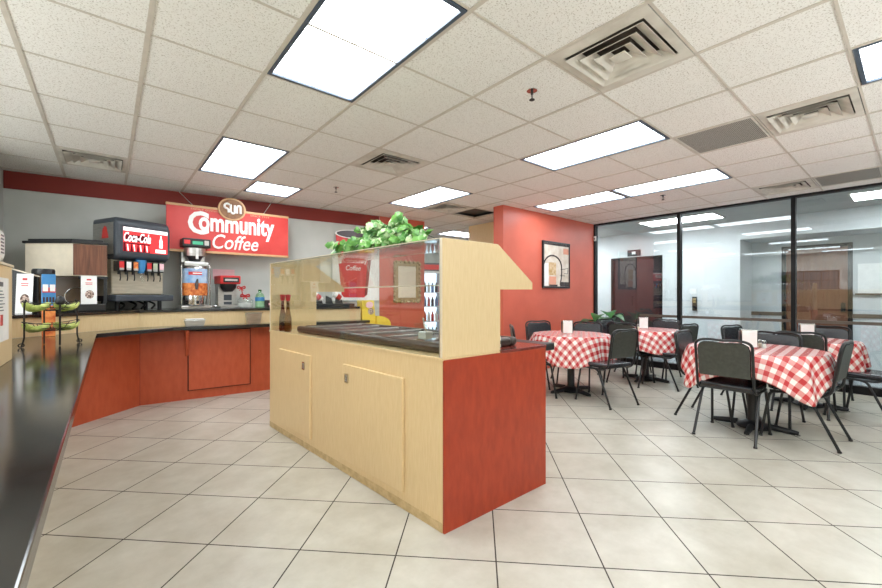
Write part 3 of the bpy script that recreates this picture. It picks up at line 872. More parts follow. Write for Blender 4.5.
vals = [(-.225, 'cola_red'), (-.155, 'white_plastic'), (-.085, 'orange'), (.055, 'cola_red'), (.12, 'green_lab'), (.19, 'pink')]
M['green_lab'] = plain('sage_label', (180, 190, 160), 0.4)
for x, mm in vals:
    vb = MB().box(x - .026, -.235, .435, x + .026, -.12, .55).build('valve', 'black_plastic', t, .006)
    MB().slab([(x - .024, -.2375, .455), (x + .024, -.2375, .455), (x + .024, -.2375, .54), (x - .024, -.2375, .54)], (0, .002, 0)).build('flavour_label', mm, vb)
    MB().box(x - .022, -.2390, .445, x + .022, -.2378, .47).build('label_foot', 'steel', vb)
    MB().tube([(x, -.2, .434), (x, -.21, .36), (x, -.2, .33)], .006).build('lever', 'black_plastic', vb)
    MB().tube([(x + .002, -.17, .434), (x + .002, -.17, .40)], .012).build('nozzle', 'dark_metal', vb)
ic = MB().lathe([(.0, .57), (.055, .57), (.04, .47), (.028, .42), (.0, .42)], (-.015, -.20, 0), 20).build('ice_chute', 'blue', t, smooth=True)
MB().tube([(-.015, -.2, .42), (-.005, -.21, .36), (0, -.22, .31)], [.024, .018, .022], 12).build('ice_lever', 'clear', t, smooth=True)

# ---- coffee brewer
t = thing('coffee_brewer', 'tall coffee brewer with a picture wrapped steel urn, between the fountain and the small brewer', 'coffee maker', (.84, 5.93, RAISE_Z), .06)
MB().box(-.165, -.13, .0005, .165, .17, .035).build('base_tray', 'steel', t, .006)
MB().box(-.13, .06, .035, .13, .17, .86).build('rear_column', 'steel', t, .006)
MB().box(-.155, -.16, .765, .155, .17, .875).build('brew_head', 'black_plastic', t, .014)
MB().box(-.14, -.1595, .785, .14, -.155, .86).build('control_panel', 'charcoal', t)
MB().box(-.05, -.163, .80, .065, -.159, .84).build('display', 'lcd', t)
MB().box(-.14, -.163, .80, -.075, -.159, .85).build('red_badge', 'cola_red', t, .002)
MB().box(.08, -.163, .795, .13, -.159, .855).build('button', 'steel', t, .002)
MB().lathe([(.0, .765), (.115, .765), (.11, .70), (.06, .60), (0, .60)], (0, -.03, 0), 28).build('funnel', 'black_plastic', t, smooth=True)
MB().lathe([(.119, .76), (.119, .66), (.117, .66), (.117, .76)], (0, -.03, 0), 28).build('funnel_band', 'steel', t, smooth=True)
MB().box(-.015, -.165, .62, .015, -.145, .755).build('funnel_handle', 'white_plastic', t, .005)
MB().box(-.135, -.14, .53, .135, .08, .585).build('urn_collar', 'steel', t, .012)
u = MB().lathe([(0, .04), (.135, .04), (.138, .06), (.138, .51), (.12, .53), (0, .53)], (0, -.03, 0), 40).build('urn', 'chrome', t, smooth=True)
def wrap(z0, z1, m, r=.1395, a0=-PI * .98, a1=-.06):
    MB().lathe([(r, z0), (r + .001, z0), (r + .001, z1), (r, z1)], (0, -.03, 0), 30, a0, a1).build('picture_wrap', m, u, smooth=True)
wrap(.165, .32, 'orange'); wrap(.32, .50, 'sky_wrap')
wrap(.42, .46, 'cola_red', .1408, -PI * .72, -PI * .38)
MB().tube([(-.01, -.176, .24), (-.01, -.178, .30), (.0, -.178, .37)], [.012, .022, .008], 10).build('wrap_figure', 'canvas_dark', u)
MB().box(-.05, -.175, .435, .05, -.1705, .447).build('wrap_lettering', 'white_print', u)
for sx in (-1, 1):
    MB().tube(fillet([(sx * .155, -.1, .03), (sx * .155, -.1, .55), (sx * .12, -.02, .56)], .03), .008).build('rail', 'chrome', t)
MB().tube([(0, -.168, .09), (0, -.2, .09), (0, -.2, .06)], .012, 10).build('tap', 'black_plastic', t)
MB().tube(fillet([(.17, -.02, .018), (.25, -.06, .03), (.31, .02, .018)], .06), .01).build('drain_pipe', 'chrome', t)

# ---- small brewer
t = thing('small_brewer', 'small steel coffee maker with a red head beside the ribboned jar', 'coffee maker', (1.22, 5.92, RAISE_Z), .08)
MB().box(-.12, -.12, .0005, .12, .14, .03).build('base', 'steel', t, .006)
MB().box(-.115, .0, .03, .115, .14, .40).build('column', 'steel', t, .006)
MB().box(-.125, -.14, .315, .125, .14, .425).build('red_head', 'red', t, .012)
MB().box(-.09, -.145, .335, .10, -.139, .40).build('name_panel', 'black_plastic', t, .002)
MB().box(-.07, -.1475, .355, .08, -.1445, .38).build('panel_mark', 'steel', t)
MB().lathe([(0, .315), (.1, .315), (.095, .27), (.05, .215), (0, .215)], (0, -.04, 0), 24).build('basket', 'black_plastic', t, smooth=True)
MB().box(-.045, -.01, .10, .05, -.0005, .175).build('spec_plate', 'charcoal', t)
MB().box(-.045, -.01, .045, .05, -.0005, .08).build('lower_plate', 'charcoal', t)
p = wallpt(1.24)
t = thing('pink_notice', 'small pink paper notice on the back wall above the small brewer', 'notice', (p.x, p.y - .004, 1.47), math.atan2(wd.y, wd.x))
MB().box(-.135, -.003, 0, .135, .0, .14).build('sheet', 'pink', t)
# ---- jar with ribbons
t = thing('glass_jar', 'glass jar with red ribbons beside the small coffee maker', 'jar', (1.42, 5.84, RAISE_Z))
MB().lathe([(0, .0005), (.085, .0005), (.10, .03), (.1, .1), (.07, .13), (.06, .15), (.056, .15), (.066, .128), (.094, .1), (.094, .034), (.08, .008), (0, .008)], seg=28).build('jar', 'clear', t, smooth=True)
MB().lathe([(0, .01), (.078, .01), (.09, .035), (.088, .06), (0, .07)], seg=20).build('contents', 'white_plastic', t, smooth=True)
MB().cyl((0, 0, 0), .064, .15, .165).build('lid', 'steel', t)
def bow(mb, c, s):
    for sx in (-1, 1):
        mb.tube(fillet([(c[0], c[1], c[2]), (c[0] + sx * s, c[1] - .01, c[2] + s * .55), (c[0] + sx * s * 1.1, c[1], c[2] - s * .35), (c[0], c[1], c[2])], s * .5), s * .17, 6)
        mb.tube([(c[0], c[1], c[2]), (c[0] + sx * s * .5, c[1] - .01, c[2] - s * .9)], s * .13, 6)
b_ = MB(); bow(b_, (-.02, -.07, .16), .05); b_.build('ribbon', 'red', t)
b_ = MB(); bow(b_, (-.05, .0, .27), .045); b_.tube([(-.05, 0, .27), (-.03, .0, .165)], .006); b_.build('ribbon', 'red', t)
t = thing('soap_bottle', 'clear bottle with green cap and blue band beside the ribboned jar', 'bottle', (1.605, 5.83, RAISE_Z))
MB().lathe([(0, .0005), (.055, .0005), (.06, .01), (.06, .15), (.045, .185), (.02, .205), (.02, .22), (0, .22)], seg=24).build('bottle', 'green_glass', t, smooth=True)
MB().lathe([(.0608, .09), (.0612, .09), (.0612, .14), (.0608, .14)], seg=24).build('label', 'blue', t, smooth=True)
MB().lathe([(0, .012), (.05, .012), (.052, .08), (0, .08)], seg=20).build('liquid', 'white_plastic', t, smooth=True)
MB().cyl((0, 0, 0), .022, .22, .245).build('cap', 'green_cap', t) if 'green_cap' in M else MB().cyl((0, 0, 0), .022, .22, .245).build('cap', 'leaf', t)
t = thing('sachet_box', 'small brown and pink box at the right end of the machines', 'box', (1.74, 5.82, RAISE_Z), .1)
MB().box(-.06, -.05, .0005, .06, .05, .10).build('carton', 'bottle_dark', t, .003)
MB().box(-.045, -.0515, .03, .045, -.0502, .06).build('label', 'pink', t)

# ---- hanging sign
t = thing('hanging_sign', 'red hanging coffee sign with white lettering and oval emblem on the back wall', 'sign', (.545, 5.95, 1.795), -.006)
SW, SH = 1.478, .605
MB().box(0, -.015, .012, SW, .015, SH - .012).build('panel', 'sign_red', t, .002)
MB().box(-.005, -.02, SH - .03, SW + .005, .02, SH).build('top_rail', 'tan', t, .003)
MB().box(-.005, -.02, 0, SW + .005, .02, .03).build('bottom_rail', 'tan', t, .003)
lettering('C', .235, .30, 'white_print', t, front(.225, -.0155, .235), .022, 0, .008)
lettering('ommunity', .935, .315, 'white_print', t, front(.345, -.0155, .21), .03, 0, .008)
lettering('Coffee', .565, .195, 'white_print', t, front(.50, -.0155, .065), .008, .28, .008)
lettering('FAMILY OWNED', .33, .022, 'tan', t, front(.26, -.0155, .545), 0, 0, .002)
lettering('SINCE 1919', .25, .022, 'tan', t, front(.96, -.0155, .545), 0, 0, .002)
em = thing('oval_emblem', 'x', 'x', (0, 0, 0)); 
for kk in ('label', 'category'): del em[kk]
em.parent = t; em.location = (.73, -.03, .605)
def oval(a_, b_, y0, y1, n=40):
    return MB().slab([(a_ * math.cos(2 * PI * k / n), y0, b_ * math.sin(2 * PI * k / n)) for k in range(n)], (0, y1 - y0, 0))
oval(.17, .152, -.012, .012).build('emblem_rim', 'tan', em, .004)
oval(.148, .13, -.016, -.0125).build('emblem_field', 'emblem_brown', em)
mk = MB()
y_ = -.021
def stroke(pts, r=.011): mk.tube(fillet([(x, y_, z) for x, z in pts], .02), r, 6)
stroke([(-.035, .055), (-.06, .07), (-.095, .055), (-.095, .01), (-.05, -.0), (-.045, -.05)], .014)
stroke([(-.02, .06), (-.022, -.03), (.0, -.06), (.028, -.05), (.028, .055)], .014)
stroke([(.055, -.05), (.055, .03), (.07, .055), (.098, .05), (.1, -.05)], .014)
mk.build('emblem_marks', 'white_print', em)
for x, tx, ty in ((.28, -.13, .28), (1.14, .12, -.1)):
    MB().tube([(x, 0, SH), (x + tx, ty, CE - 1.795 - .004)], .004, 6).build('hanging_wire', 'steel', t)
# ledge trays
t = thing('napkin_tray', 'low steel tray on the black ledge below the coffee brewer', 'tray', (.775, 5.44, LEDGE_Z), -.05)
MB().slab([(-.09, -.05, .0005), (.09, -.05, .0005), (.105, -.06, .075), (-.105, -.06, .075)], (0, .11, 0)).build('tray', 'steel', t, .006)
MB().box(-.11, -.065, .0755, .11, .06, .082).build('rim', 'chrome', t, .003)
MB().box(-.09, -.045, .082, .09, .04, .088).build('napkins', 'paper', t)
t = thing('steel_bin', 'deep steel pan on the ledge below the jar and bottle', 'pan', (1.40, 5.37, LEDGE_Z), -.1)
MB().slab([(-.07, -.06, .0005), (.07, -.06, .0005), (.09, -.07, .14), (-.09, -.07, .14)], (0, .13, 0)).build('pan', 'steel', t, .006)
MB().box(-.1, -.08, .14, .1, .07, .148).build('rim', 'chrome', t, .003)

# ---- two tier wire rack with green bananas
RX, RY = -.315, 4.02
t = thing('wire_rack', 'two tier dark wire fruit rack on the black counter at the left', 'rack', (RX, RY, LEDGE_Z), .5)
def basket(z, a_, b_):
    m_ = MB()
    n = 28
    for f, dz in ((1, 0), (.8, -.03), (.55, -.045)):
        m_.tube([(a_ * f * math.cos(2 * PI * k / n), b_ * f * math.sin(2 * PI * k / n), z + dz + (.022 * abs(math.cos(2 * PI * k / n)) ** 3 * f)) for k in range(n)], .0028, 5, closed=True)
    for k in range(10):
        an = 2 * PI * k / 10
        m_.tube([(a_ * math.cos(an), b_ * math.sin(an), z + .022 * abs(math.cos(an)) ** 3), (a_ * .8 * math.cos(an), b_ * .8 * math.sin(an), z - .03), (a_ * .2 * math.cos(an), b_ * .2 * math.sin(an), z - .05), (0, 0, z - .05)], .0022, 4)
    return m_.build('basket', 'wire', t)
basket(.155, .16, .09); basket(.30, .16, .09)
for sx in (-1, 1):
    m_ = MB().tube(fillet([(sx * .165, 0, .003), (sx * .150, 0, .06), (sx * .150, 0, .30), (sx * .14, 0, .33)], .02), .005, 6)
    m_.tube([(sx * .165 + .016 * math.cos(k * PI / 4), 0, .016 + .012 * math.sin(k * PI / 4)) for k in range(9)], .004, 5)
    m_.build('side_post', 'wire', t)
m_ = MB().tube([(0, -.1, .004), (0, -.101, .30), (0, -.09, .36)], .006, 6)
m_.tube([(0, .1, .004), (0, .1, .30)], .005, 6)
m_.build('centre_post', 'wire', t)
m_ = MB().lathe([(0, -.035), (.02, -.03), (.03, -.01), (.022, .02), (.008, .03), (0, .035)], (0, -.105, .325), 14)
m_.build('post_finial', 'black_plastic', t, smooth=True)
def bunch(x, z, lab, flip):
    rz = .5
    wx, wy = RX + x * math.cos(rz), RY + x * math.sin(rz)
    n = thing('banana_bunch', lab, 'bananas', (wx, wy, LEDGE_Z + z), rz, 'green bananas on the wire rack')
    for k in range(6):
        yy = -.045 + .018 * k
        pts = []
        for s in range(9):
            u_ = s / 8
            ang = -1.15 + 2.3 * u_
            pts.append((flip * (.066 * math.sin(ang) + .010), yy + .012 * math.sin(k * 2.1 + u_), .060 - .062 * math.cos(ang) * (1 + .05 * k) + .004 * (k % 2)))
        MB().tube(pts, [.004, .013, .017, .018, .018, .018, .016, .011, .004], 8).build('banana', 'banana', n, smooth=True)
bunch(-.078, .128, 'green banana bunch in the lower rack basket, left side', -1)
bunch(.076, .128, 'green banana bunch in the lower rack basket, right side', 1)
bunch(-.078, .273, 'green banana bunch in the upper rack basket, left side', -1)
bunch(.076, .273, 'green banana bunch in the upper rack basket, right side', 1)
t = thing('display_card', 'tall blue and orange display card standing behind the wire rack', 'display', (-.405, 4.90, LEDGE_Z), .2)
MB().box(-.042, -.02, .0005, .042, .02, .27).build('orange_body', 'orange', t, .003)
MB().box(-.044, -.02, .27, .044, .015, .545).build('blue_body', 'blue', t, .003)
MB().box(-.042, -.0225, .385, .042, -.0202, .43).build('red_stripe', 'cola_red', t)
for sx in (-1, 1):
    MB().box(sx * .022 - .017, -.0245, .395, sx * .022 + .017, -.0226, .455).build('white_panel', 'white_print', t, .002)
l = MB()
for k in range(4): l.box(-.038 + .02 * k, -.0225, .30, -.026 + .02 * k, -.0202, .345)
l.build('printed_marks', 'bottle_dark', t)

# ---- condiment end of the raised counter
t = thing('lid_organizer', 'black lid and cup organizer at the right end of the raised counter', 'organizer', (2.60, 5.60, RAISE_Z), -.09)
MB().box(-.55, -.16, .0005, .25, .16, .045).build('tray', 'black_plastic', t, .006)
for k in range(5):
    MB().slab([(-.54 + k * .15, -.15, .045), (-.54 + k * .15, .15, .045), (-.54 + k * .15, .15, .16), (-.54 + k * .15, -.05, .13)], (.012, 0, 0)).build('divider', 'black_plastic', t)
def paper_cup(x, y, z, tilt, lab):
    n = thing('paper_cup', lab, 'cup', (x, y, z), .2, 'paper cups lying in the organizer')
    ax = Vector((math.cos(tilt), -.25, -math.sin(tilt))).normalized()
    MB().tube([tuple(ax * 0), tuple(ax * .02), tuple(ax * .16)], [.045, .046, .034], 20).build('cup', 'white_print', n, smooth=True)
    MB().tube([tuple(ax * .05), tuple(ax * .12)], [.0455, .039], 20, caps=False).build('red_print', 'red', n, smooth=True)
paper_cup(2.25, 5.57, RAISE_Z + .19, .6, 'white and red paper cup tilted at the left of the organizer')
paper_cup(2.56, 5.55, RAISE_Z + .19, .6, 'white and red paper cup tilted in the middle of the organizer')
t = thing('snack_display', 'yellow cardboard snack display at the end of the raised counter', 'display', (3.05, 5.40, 0), -.09)
MB().slab([(-.10, 0, 0.0), (.12, 0, 0), (.12, 0, .96), (.10, 0, 1.17), (-.10, 0, 1.17)], (0, .2, 0)).build('back_board', 'yellow', t, .01)
prof_ = [(.12 + .24 * math.sin(k / 12 * PI / 2), .93 - .13 * (1 - math.cos(k / 12 * PI / 2))) for k in range(13)]
MB().slab([(.121, -.06, 0)] + [(x, -.06, z) for x, z in prof_] + [(.36, -.06, 0)], (0, .22, 0)).build('curved_tray', 'yellow', t, .006)
MB().slab([(.045 + .05 * math.cos(2 * PI * k / 24), -.004, 1.0 + .05 * math.sin(2 * PI * k / 24)) for k in range(24)], (0, .003, 0)).build('round_print', 'food', t)
MB().slab([(.02 + .06 * math.cos(2 * PI * k / 24), -.0045, 1.10 + .05 * math.sin(2 * PI * k / 24)) for k in range(24)], (0, .004, 0)).build('pink_print', 'pink', t)

# ---- cup poster, mirror
rzw = math.atan2(wd.y, wd.x)
p = wallpt(3.2)
t = thing('cup_poster', 'large white poster of a red coffee cup on the back wall behind the ivy', 'poster', (p.x, p.y - .016, 1.16), rzw)
MB().box(-.42, -.012, 0, .40, .0, .95).build('board', 'white_print', t)
cup = MB().slab([(-.27, -.0145, .10), (-.23, -.0145, .055), (.12, -.0145, .05), (.18, -.0145, .10), (.29, -.0145, 1.09), (-.37, -.0145, 1.09)], (0, .0025, 0)).build('cup_picture', 'cola_red', t)
MB().slab([(-.04 + .345 * math.cos(2 * PI * k / 28), -.0165, 1.10 + .075 * math.sin(2 * PI * k / 28)) for k in range(28)], (0, .002, 0)).build('cup_rim', 'white_print', cup)
MB().slab([(-.04 + .315 * math.cos(2 * PI * k / 28), -.0178, 1.10 + .06 * math.sin(2 * PI * k / 28)) for k in range(28)], (0, .001, 0)).build('coffee', 'bottle_dark', cup)
MB().slab([(.13, -.0155, .07), (.18, -.0155, .10), (.29, -.0155, 1.05), (.22, -.0155, 1.03)], (0, .0008, 0)).build('cup_side', 'dark_red', cup)
lettering('Community', .42, .10, 'white_print', cup, front(-.25, -.0152, .60), .02, 0, .002)
lettering('Coffee', .26, .085, 'white_print', cup, front(-.2, -.0152, .50), .01, .25, .002)
p = wallpt(4.16)
t = thing('gold_mirror', 'ornate gold framed mirror with its pale reflection painted in, on the red wall', 'picture frame', (p.x, p.y - .002, 1.12), rzw)
fw, fh, e = .27, .74, .085
fr = MB()
for (x0, z0, x1, z1) in ((-fw, 0, -fw + e, fh), (fw - e, 0, fw, fh), (-fw + e, 0, fw - e, e), (-fw + e, fh - e, fw - e, fh)):
    fr.box(x0, -.03, z0, x1, 0, z1)
n_ = 9
for k in range(n_):
    for s in (-1, 1):
        fr.lathe([(0, -.03), (.022, -.02), (.03, 0), (.022, .02), (0, .03)], (s * (fw - .01), -.03, fh * (k + .5) / n_), 8)
for k in range(6):
    for z in (.012, fh - .012):
        fr.lathe([(0, -.03), (.022, -.02), (.03, 0), (.022, .02), (0, .03)], (-fw + 2 * fw * (k + .5) / 6, -.03, z), 8)
fr.build('frame', 'gold', t, .006)
MB().box(-fw + e - .005, -.012, e - .005, fw - e + .005, -.006, fh - e + .005).build('painted_reflection', 'cream', t)  # flat cream fill stands in for what the mirror reflects

# ---- drinks cooler in the passage
t = thing('drinks_cooler', 'tall glass door drinks cooler glowing blue white behind the red wall end', 'cooler', (5.62, 7.05, 0), -.35)
cw, chh, cdp = .34, 1.98, .6
MB().box(-cw, 0, 0, -cw + .05, cdp, chh).build('side_panel', 'black_plastic', t)
MB().box(cw - .05, 0, 0, cw, cdp, chh).build('side_panel', 'black_plastic', t)
MB().box(-cw + .05, cdp - .04, 0, cw - .05, cdp, chh).build('back_panel', 'black_plastic', t)
MB().box(-cw + .05, cdp - .05, .25, cw - .05, cdp - .045, chh - .2).build('lit_lining', 'fridge_lit', t)
MB().box(-cw + .05, 0, 0, cw - .05, cdp - .04, .24).build('plinth', 'black_plastic', t)
MB().box(-cw + .05, 0, chh - .18, cw - .05, cdp - .04, chh).build('header', 'charcoal', t)
MB().box(-cw + .07, -.004, chh - .15, cw - .07, -.001, chh - .04).build('header_sign', 'cola_red', t)
dd = MB().box(-cw + .05, -.03, .25, -cw + .09, -.001, chh - .19).box(cw - .09, -.03, .25, cw - .05, -.001, chh - .19).box(-cw + .09, -.03, .25, cw - .09, -.001, .29).box(-cw + .09, -.03, chh - .23, cw - .09, -.001, chh - .19).build('door', 'white_plastic', t)
MB().box(-cw + .09, -.02, .29, cw - .09, -.014, chh - .23).build('door_pane', 'clear', dd)
MB().box(-cw + .06, -.055, .85, -cw + .08, -.03, 1.2).build('door_handle', 'steel', dd)
cz = [.30, .66, 1.0, 1.32]
for z in cz:
    MB().box(-cw + .055, .04, z - .015, cw - .055, cdp - .06, z).build('shelf', 'white_plastic', t)
lev = ['bottom', 'second', 'third', 'top']
proto = None
crz = -.35
for si, z in enumerate(cz):
    for k in range(6):
        x = -cw + .11 + k * .09
        wx = 5.62 + x * math.cos(crz) - .1 * math.sin(crz)
        wy = 7.05 + x * math.sin(crz) + .1 * math.cos(crz)
        lab = 'drink bottle on the %s cooler shelf, number %s from the left' % (lev[si], ['one', 'two', 'three', 'four', 'five', 'six'][k])
        bb = MB().lathe([(0, .0005), (.032, .0005), (.034, .01), (.034, .14), (.014, .19), (.014, .22), (0, .22)], seg=12)
        o = bb.build('drink_bottle', ['bottle_blue', 'white_print', 'bottle_dark', 'bottle_blue', 'cola_red', 'bottle_dark'][(k * (si + 2) + si) % 6], None, smooth=True)
        o.location = (wx, wy, z)
        tag(o, 'small drink bottle on the %s shelf inside the glass door cooler' % lev[si], 'bottle', 'bottles on the %s cooler shelf' % lev[si])

# ---------------------------------------------------------------- salad bar
S0 = Vector((1.343, 1.597)); SV = Vector((-.161, 2.369)).normalized()
t = thing('salad_bar', 'maple and brick red salad bar with glass sneeze guard in the middle of the room', 'salad bar', (S0.x, S0.y, 0))
sb = t
def Q(u, v): return (u + SV.x * v, SV.y * v)
def qbox(u0, v0, z0, u1, v1, z1, mb=None):
    mb = mb or MB()
    return mb.prism([Q(u0, v0), Q(u1, v0), Q(u1, v1), Q(u0, v1)], z0, z1)
SL = 2.374
qbox(0, .0, 0, .876, SL, .90).build('body', 'maple', t)
qbox(.0, -.014, 0, .878, -.0005, .905).build('end_panel', 'brick_lam', t)
qbox(-.004, -.006, .9005, .44, SL + .01, .915).build('worktop', 'maple', t)
qbox(.44, -.016, .9005, .885, SL + .01, .918).build('serving_top', 'burgundy_top', t, .003)
qbox(.886, .02, .868, 1.03, SL, .918).build('tray_rail', 'black_edge', t, .006)
for v0, v1, hv in ((1.50, 2.11, 1.60), (.317, .99, .93)):
    d = qbox(-.019, v0, .10, -.0006, v1, .765).build('door', 'maple', t, .004)
    h = MB()
    qbox(-.026, hv - .022, .645, -.0195, hv - .014, .705, h); qbox(-.026, hv + .014, .645, -.0195, hv + .022, .705, h)
    qbox(-.026, hv - .014, .645, -.0195, hv + .014, .652, h); qbox(-.026, hv - .014, .698, -.0195, hv + .014, .705, h)
    h.build('handle', 'chrome', d)
    qbox(-.0205, hv - .014, .652, -.0192, hv + .014, .698).build('handle_recess', 'steel', d)
qbox(-.003, .0, .0, -.0005, SL, .05).build('scuffed_kick_strip', noise_mat('scuffed_maple', (192, 164, 118), (214, 188, 142), 10, (2, 2, 2), .5), t)
PROF = [(0, .9155), (0, 1.546), (.43, 1.546), (.755, 1.325), (.755, 1.283), (.447, 1.28), (.447, .9155)]
def profile(v0, v1, grow=0.0):
    cx, cz = .28, 1.25
    a = []
    for u, z in PROF:
        uu = u + (grow if u > cx else -grow); zz = z + (grow if z > cz else -grow * (z > .92))
        x, y = Q(uu, v0); a.append((x, y, zz))
    d = SV * (v1 - v0)
    return MB().slab(a, (d.x, d.y, 0))
for v0, v1 in ((.0, .02), (SL - .02, SL)):
    pnl = profile(v0, v1).build('side_screen', 'maple', t)
    profile(v0 + .003, v1 - .003, .0022).build('edge_band', 'maple_edge', pnl)
qbox(.003, .021, .9155, .009, SL - .021, 1.545).build('front_glass', 'clear', t)
qbox(.0, .0205, .916, .012, .028, 1.545).build('glass_edge', 'steel', t)
qbox(.01, .021, 1.539, .43, SL - .021, 1.545).build('top_glass', 'clear', t)
a = [Q(.43, .021) + (1.540,), Q(.75, .021) + (1.322,), Q(.755, .021) + (1.326,), Q(.435, .021) + (1.545,)]
d = SV * (SL - .042)
MB().slab(a, (d.x, d.y, 0)).build('canopy_glass', 'clear', t)
qbox(.426, .021, 1.545, .436, SL - .021, 1.55).build('glass_rim', 'maple_edge', t)
a = [Q(.745, .021) + (1.320,), Q(.757, .021) + (1.320,), Q(.757, .021) + (1.329,), Q(.745, .021) + (1.329,)]
MB().slab(a, (d.x, d.y, 0)).build('glass_rim', 'maple_edge', t)
qbox(-.001, .021, 1.5455, .010, SL - .021, 1.5495).build('glass_rim', 'maple_edge', t)
# cold well
u0, u1, v0, v1 = .07, .72, .085, 1.95
rm = MB()
rw = .06
qbox(u0, v0, .9185, u0 + rw, v1, .975, rm); qbox(u1 - rw, v0, .9185, u1, v1, .975, rm)
qbox(u0 + rw, v0, .9185, u1 - rw, v0 + rw, .975, rm); qbox(u0 + rw, v1 - rw, .9185, u1 - rw, v1, .975, rm)
rm.build('well_rim', 'leather', t, .02, smooth=True, seg=3)
qbox(u0 + rw, v0 + rw, .9182, u1 - rw, v1 - rw, .93).build('well_floor', 'dark_metal', t)
for k in range(6):
    vv = v0 + rw + .02 + k * .292
    qbox(u0 + rw, vv, .945, u1 - rw, vv + .2, .962).build('pan_lid', 'leather', t, .006)
    qbox(u0 + rw, vv + .225, .932, u1 - rw, vv + .25, .972).build('pan_divider', 'steel', t, .003)
def bottle(v, u, m, lab, red):
    p = Q(u, v)
    n = thing('dressing_bottle', lab, 'bottle', (S0.x + p[0], S0.y + p[1], .9155), 0, 'dressing bottles')
    MB().lathe([(0, .0005), (.03, .0005), (.033, .02), (.031, .12), (.014, .22), (.012, .28), (0, .28)], seg=20).build('bottle', m, n, smooth=True)
    MB().lathe([(0, .004), (.027, .004), (.03, .02), (.028, .12), (.02, .17), (0, .17)], seg=20).build('liquid', red, n, smooth=True)
    MB().lathe([(0, .28), (.018, .28), (.024, .335), (.0, .34)], seg=16).build('cap', 'red', n, smooth=True)
M['oil'] = plain('golden_oil', (176, 136, 60), 0.25)
M['vinegar'] = plain('dark_vinegar', (96, 40, 28), 0.25)
bottle(2.20, .05, 'bottle_red', 'dark red dressing bottle with red cap, left of a pair behind the glass', 'vinegar')
bottle(2.08, .05, 'bottle_glass', 'amber dressing bottle with red cap, right of a pair behind the glass', 'oil')
p = Q(.165, .33)
n = thing('clear_box', 'small clear acrylic box standing on the dark well rim behind the glass', 'container', (S0.x + p[0], S0.y + p[1], .9755), .3)
MB().box(-.06, -.045, .0, .06, .045, .004).box(-.06, -.045, .004, -.056, .045, .1).box(.056, -.045, .004, .06, .045, .1).box(-.056, -.045, .004, .056, -.041, .1).box(-.056, .041, .004, .056, .045, .1).build('box', 'clear', n)
MB().box(-.04, -.03, .0045, .035, .03, .05).build('contents', 'white_plastic', n, .006)
MB().tube([(-.03, -.02, .05), (-.02, .0, .1), (.0, .02, .13)], .005).build('tongs', 'chrome', n)
n = thing('card_holder', 'small white and black holder on the burgundy top at the right of the side screen', 'holder', (1.855, 1.70, .9185), .3)
MB().box(-.03, -.03, 0, .03, .03, .07).build('holder', 'white_plastic', n, .006)
MB().box(-.034, -.034, .02, .034, .034, .045).build('band', 'black_plastic', n, .004)

# ivy on the sneeze guard
iv = thing('ivy_plant', 'trailing variegated ivy plant sitting on the glass top of the salad bar', 'plant', (S0.x - .05, S0.y + .72, 1.546))
MB().slab([(.17, -.2, .0045), (.3, -.2, .0045), (.31, -.2, .045), (.16, -.2, .045)], (0, .5, 0)).build('planter', 'pot', iv, .008)
MB().box(.17, -.18, .0455, .30, .28, .05).build('soil', 'soil', iv)
rng = random.Random(11)
def leaf(mb, c, nx, size, droop):
    """five-lobed leaf, its face turned outwards and up"""
    up = Vector((-.6 + rng.uniform(-.9, .9), -.4 + rng.uniform(-.9, .9), .6 + rng.uniform(-.6, .5))).normalized()
    nx = nx - up * nx.dot(up); nx = nx.normalized()
    sd = nx.cross(up).normalized(); nn_ = sd.cross(nx)
    out = [(0, 0), (-.1, .32), (.22, .5), (.42, .34), (.62, .4), (1.0, 0), (.62, -.4), (.42, -.34), (.22, -.5), (-.1, -.32)]
    vs_ = []
    for a_, b_ in out:
        p_ = c + nx * (a_ * size) + sd * (b_ * size) - nn_ * (size * (.35 * a_ * a_ * droop + .25 * abs(b_)))
        p_.z = max(p_.z, .006); vs_.append(mb.v(*p_))
    m_ = mb.v(*(c + nx * (.35 * size) + nn_ * (.03 * size)))
    for k in range(len(vs_)):
        mb.face([m_, vs_[k], vs_[(k + 1) % len(vs_)]])
la, lb, st = MB(), MB(), MB()
BX = .235
vines = []
for k in range(52):
    y0 = rng.uniform(-.18, .28)
    an = rng.uniform(0, 2 * PI)
    reach = rng.uniform(.05, .22)
    h_ = rng.uniform(.02, .14) * (1 if y0 > .02 else .55)
    ey = y0 + reach * math.sin(an) * 1.5
    ex = BX + reach * math.cos(an) * .8
    ez = max(.03, .05 + h_ - reach * .25)
    pts = fillet([(BX, y0, .05), (BX + (ex - BX) * .4, y0 + (ey - y0) * .4, .06 + h_), (ex, ey, ez)], .1, 6)
    st.tube(pts, .0022, 4)
    for q_ in range(1, len(pts), 2):
        for r_ in range(2):
            vines.append((pts[q_], an + rng.uniform(-1, 1)))
for y_end, hgt in ((-.46, .03), (-.4, .05), (.66, .04), (.6, .03), (.72, .02), (-.22, .19), (.12, .2), (.5, .1), (.3, .16), (-.34, .1)):
    pts = fillet([(BX, .1 * y_end, .05), (BX - .08, .5 * y_end, .10 if hgt < .1 else hgt), (.09, y_end, hgt)], .15, 9)
    st.tube(pts, .0025, 4)
    for q_ in range(2, len(pts)):
        vines.append((pts[q_], rng.uniform(0, 2 * PI)))
for k in range(90):
    vines.append(((.06 + .1 * rng.random(), rng.uniform(-.4, .62), .02 + .07 * rng.random()), rng.uniform(0, 2 * PI)))
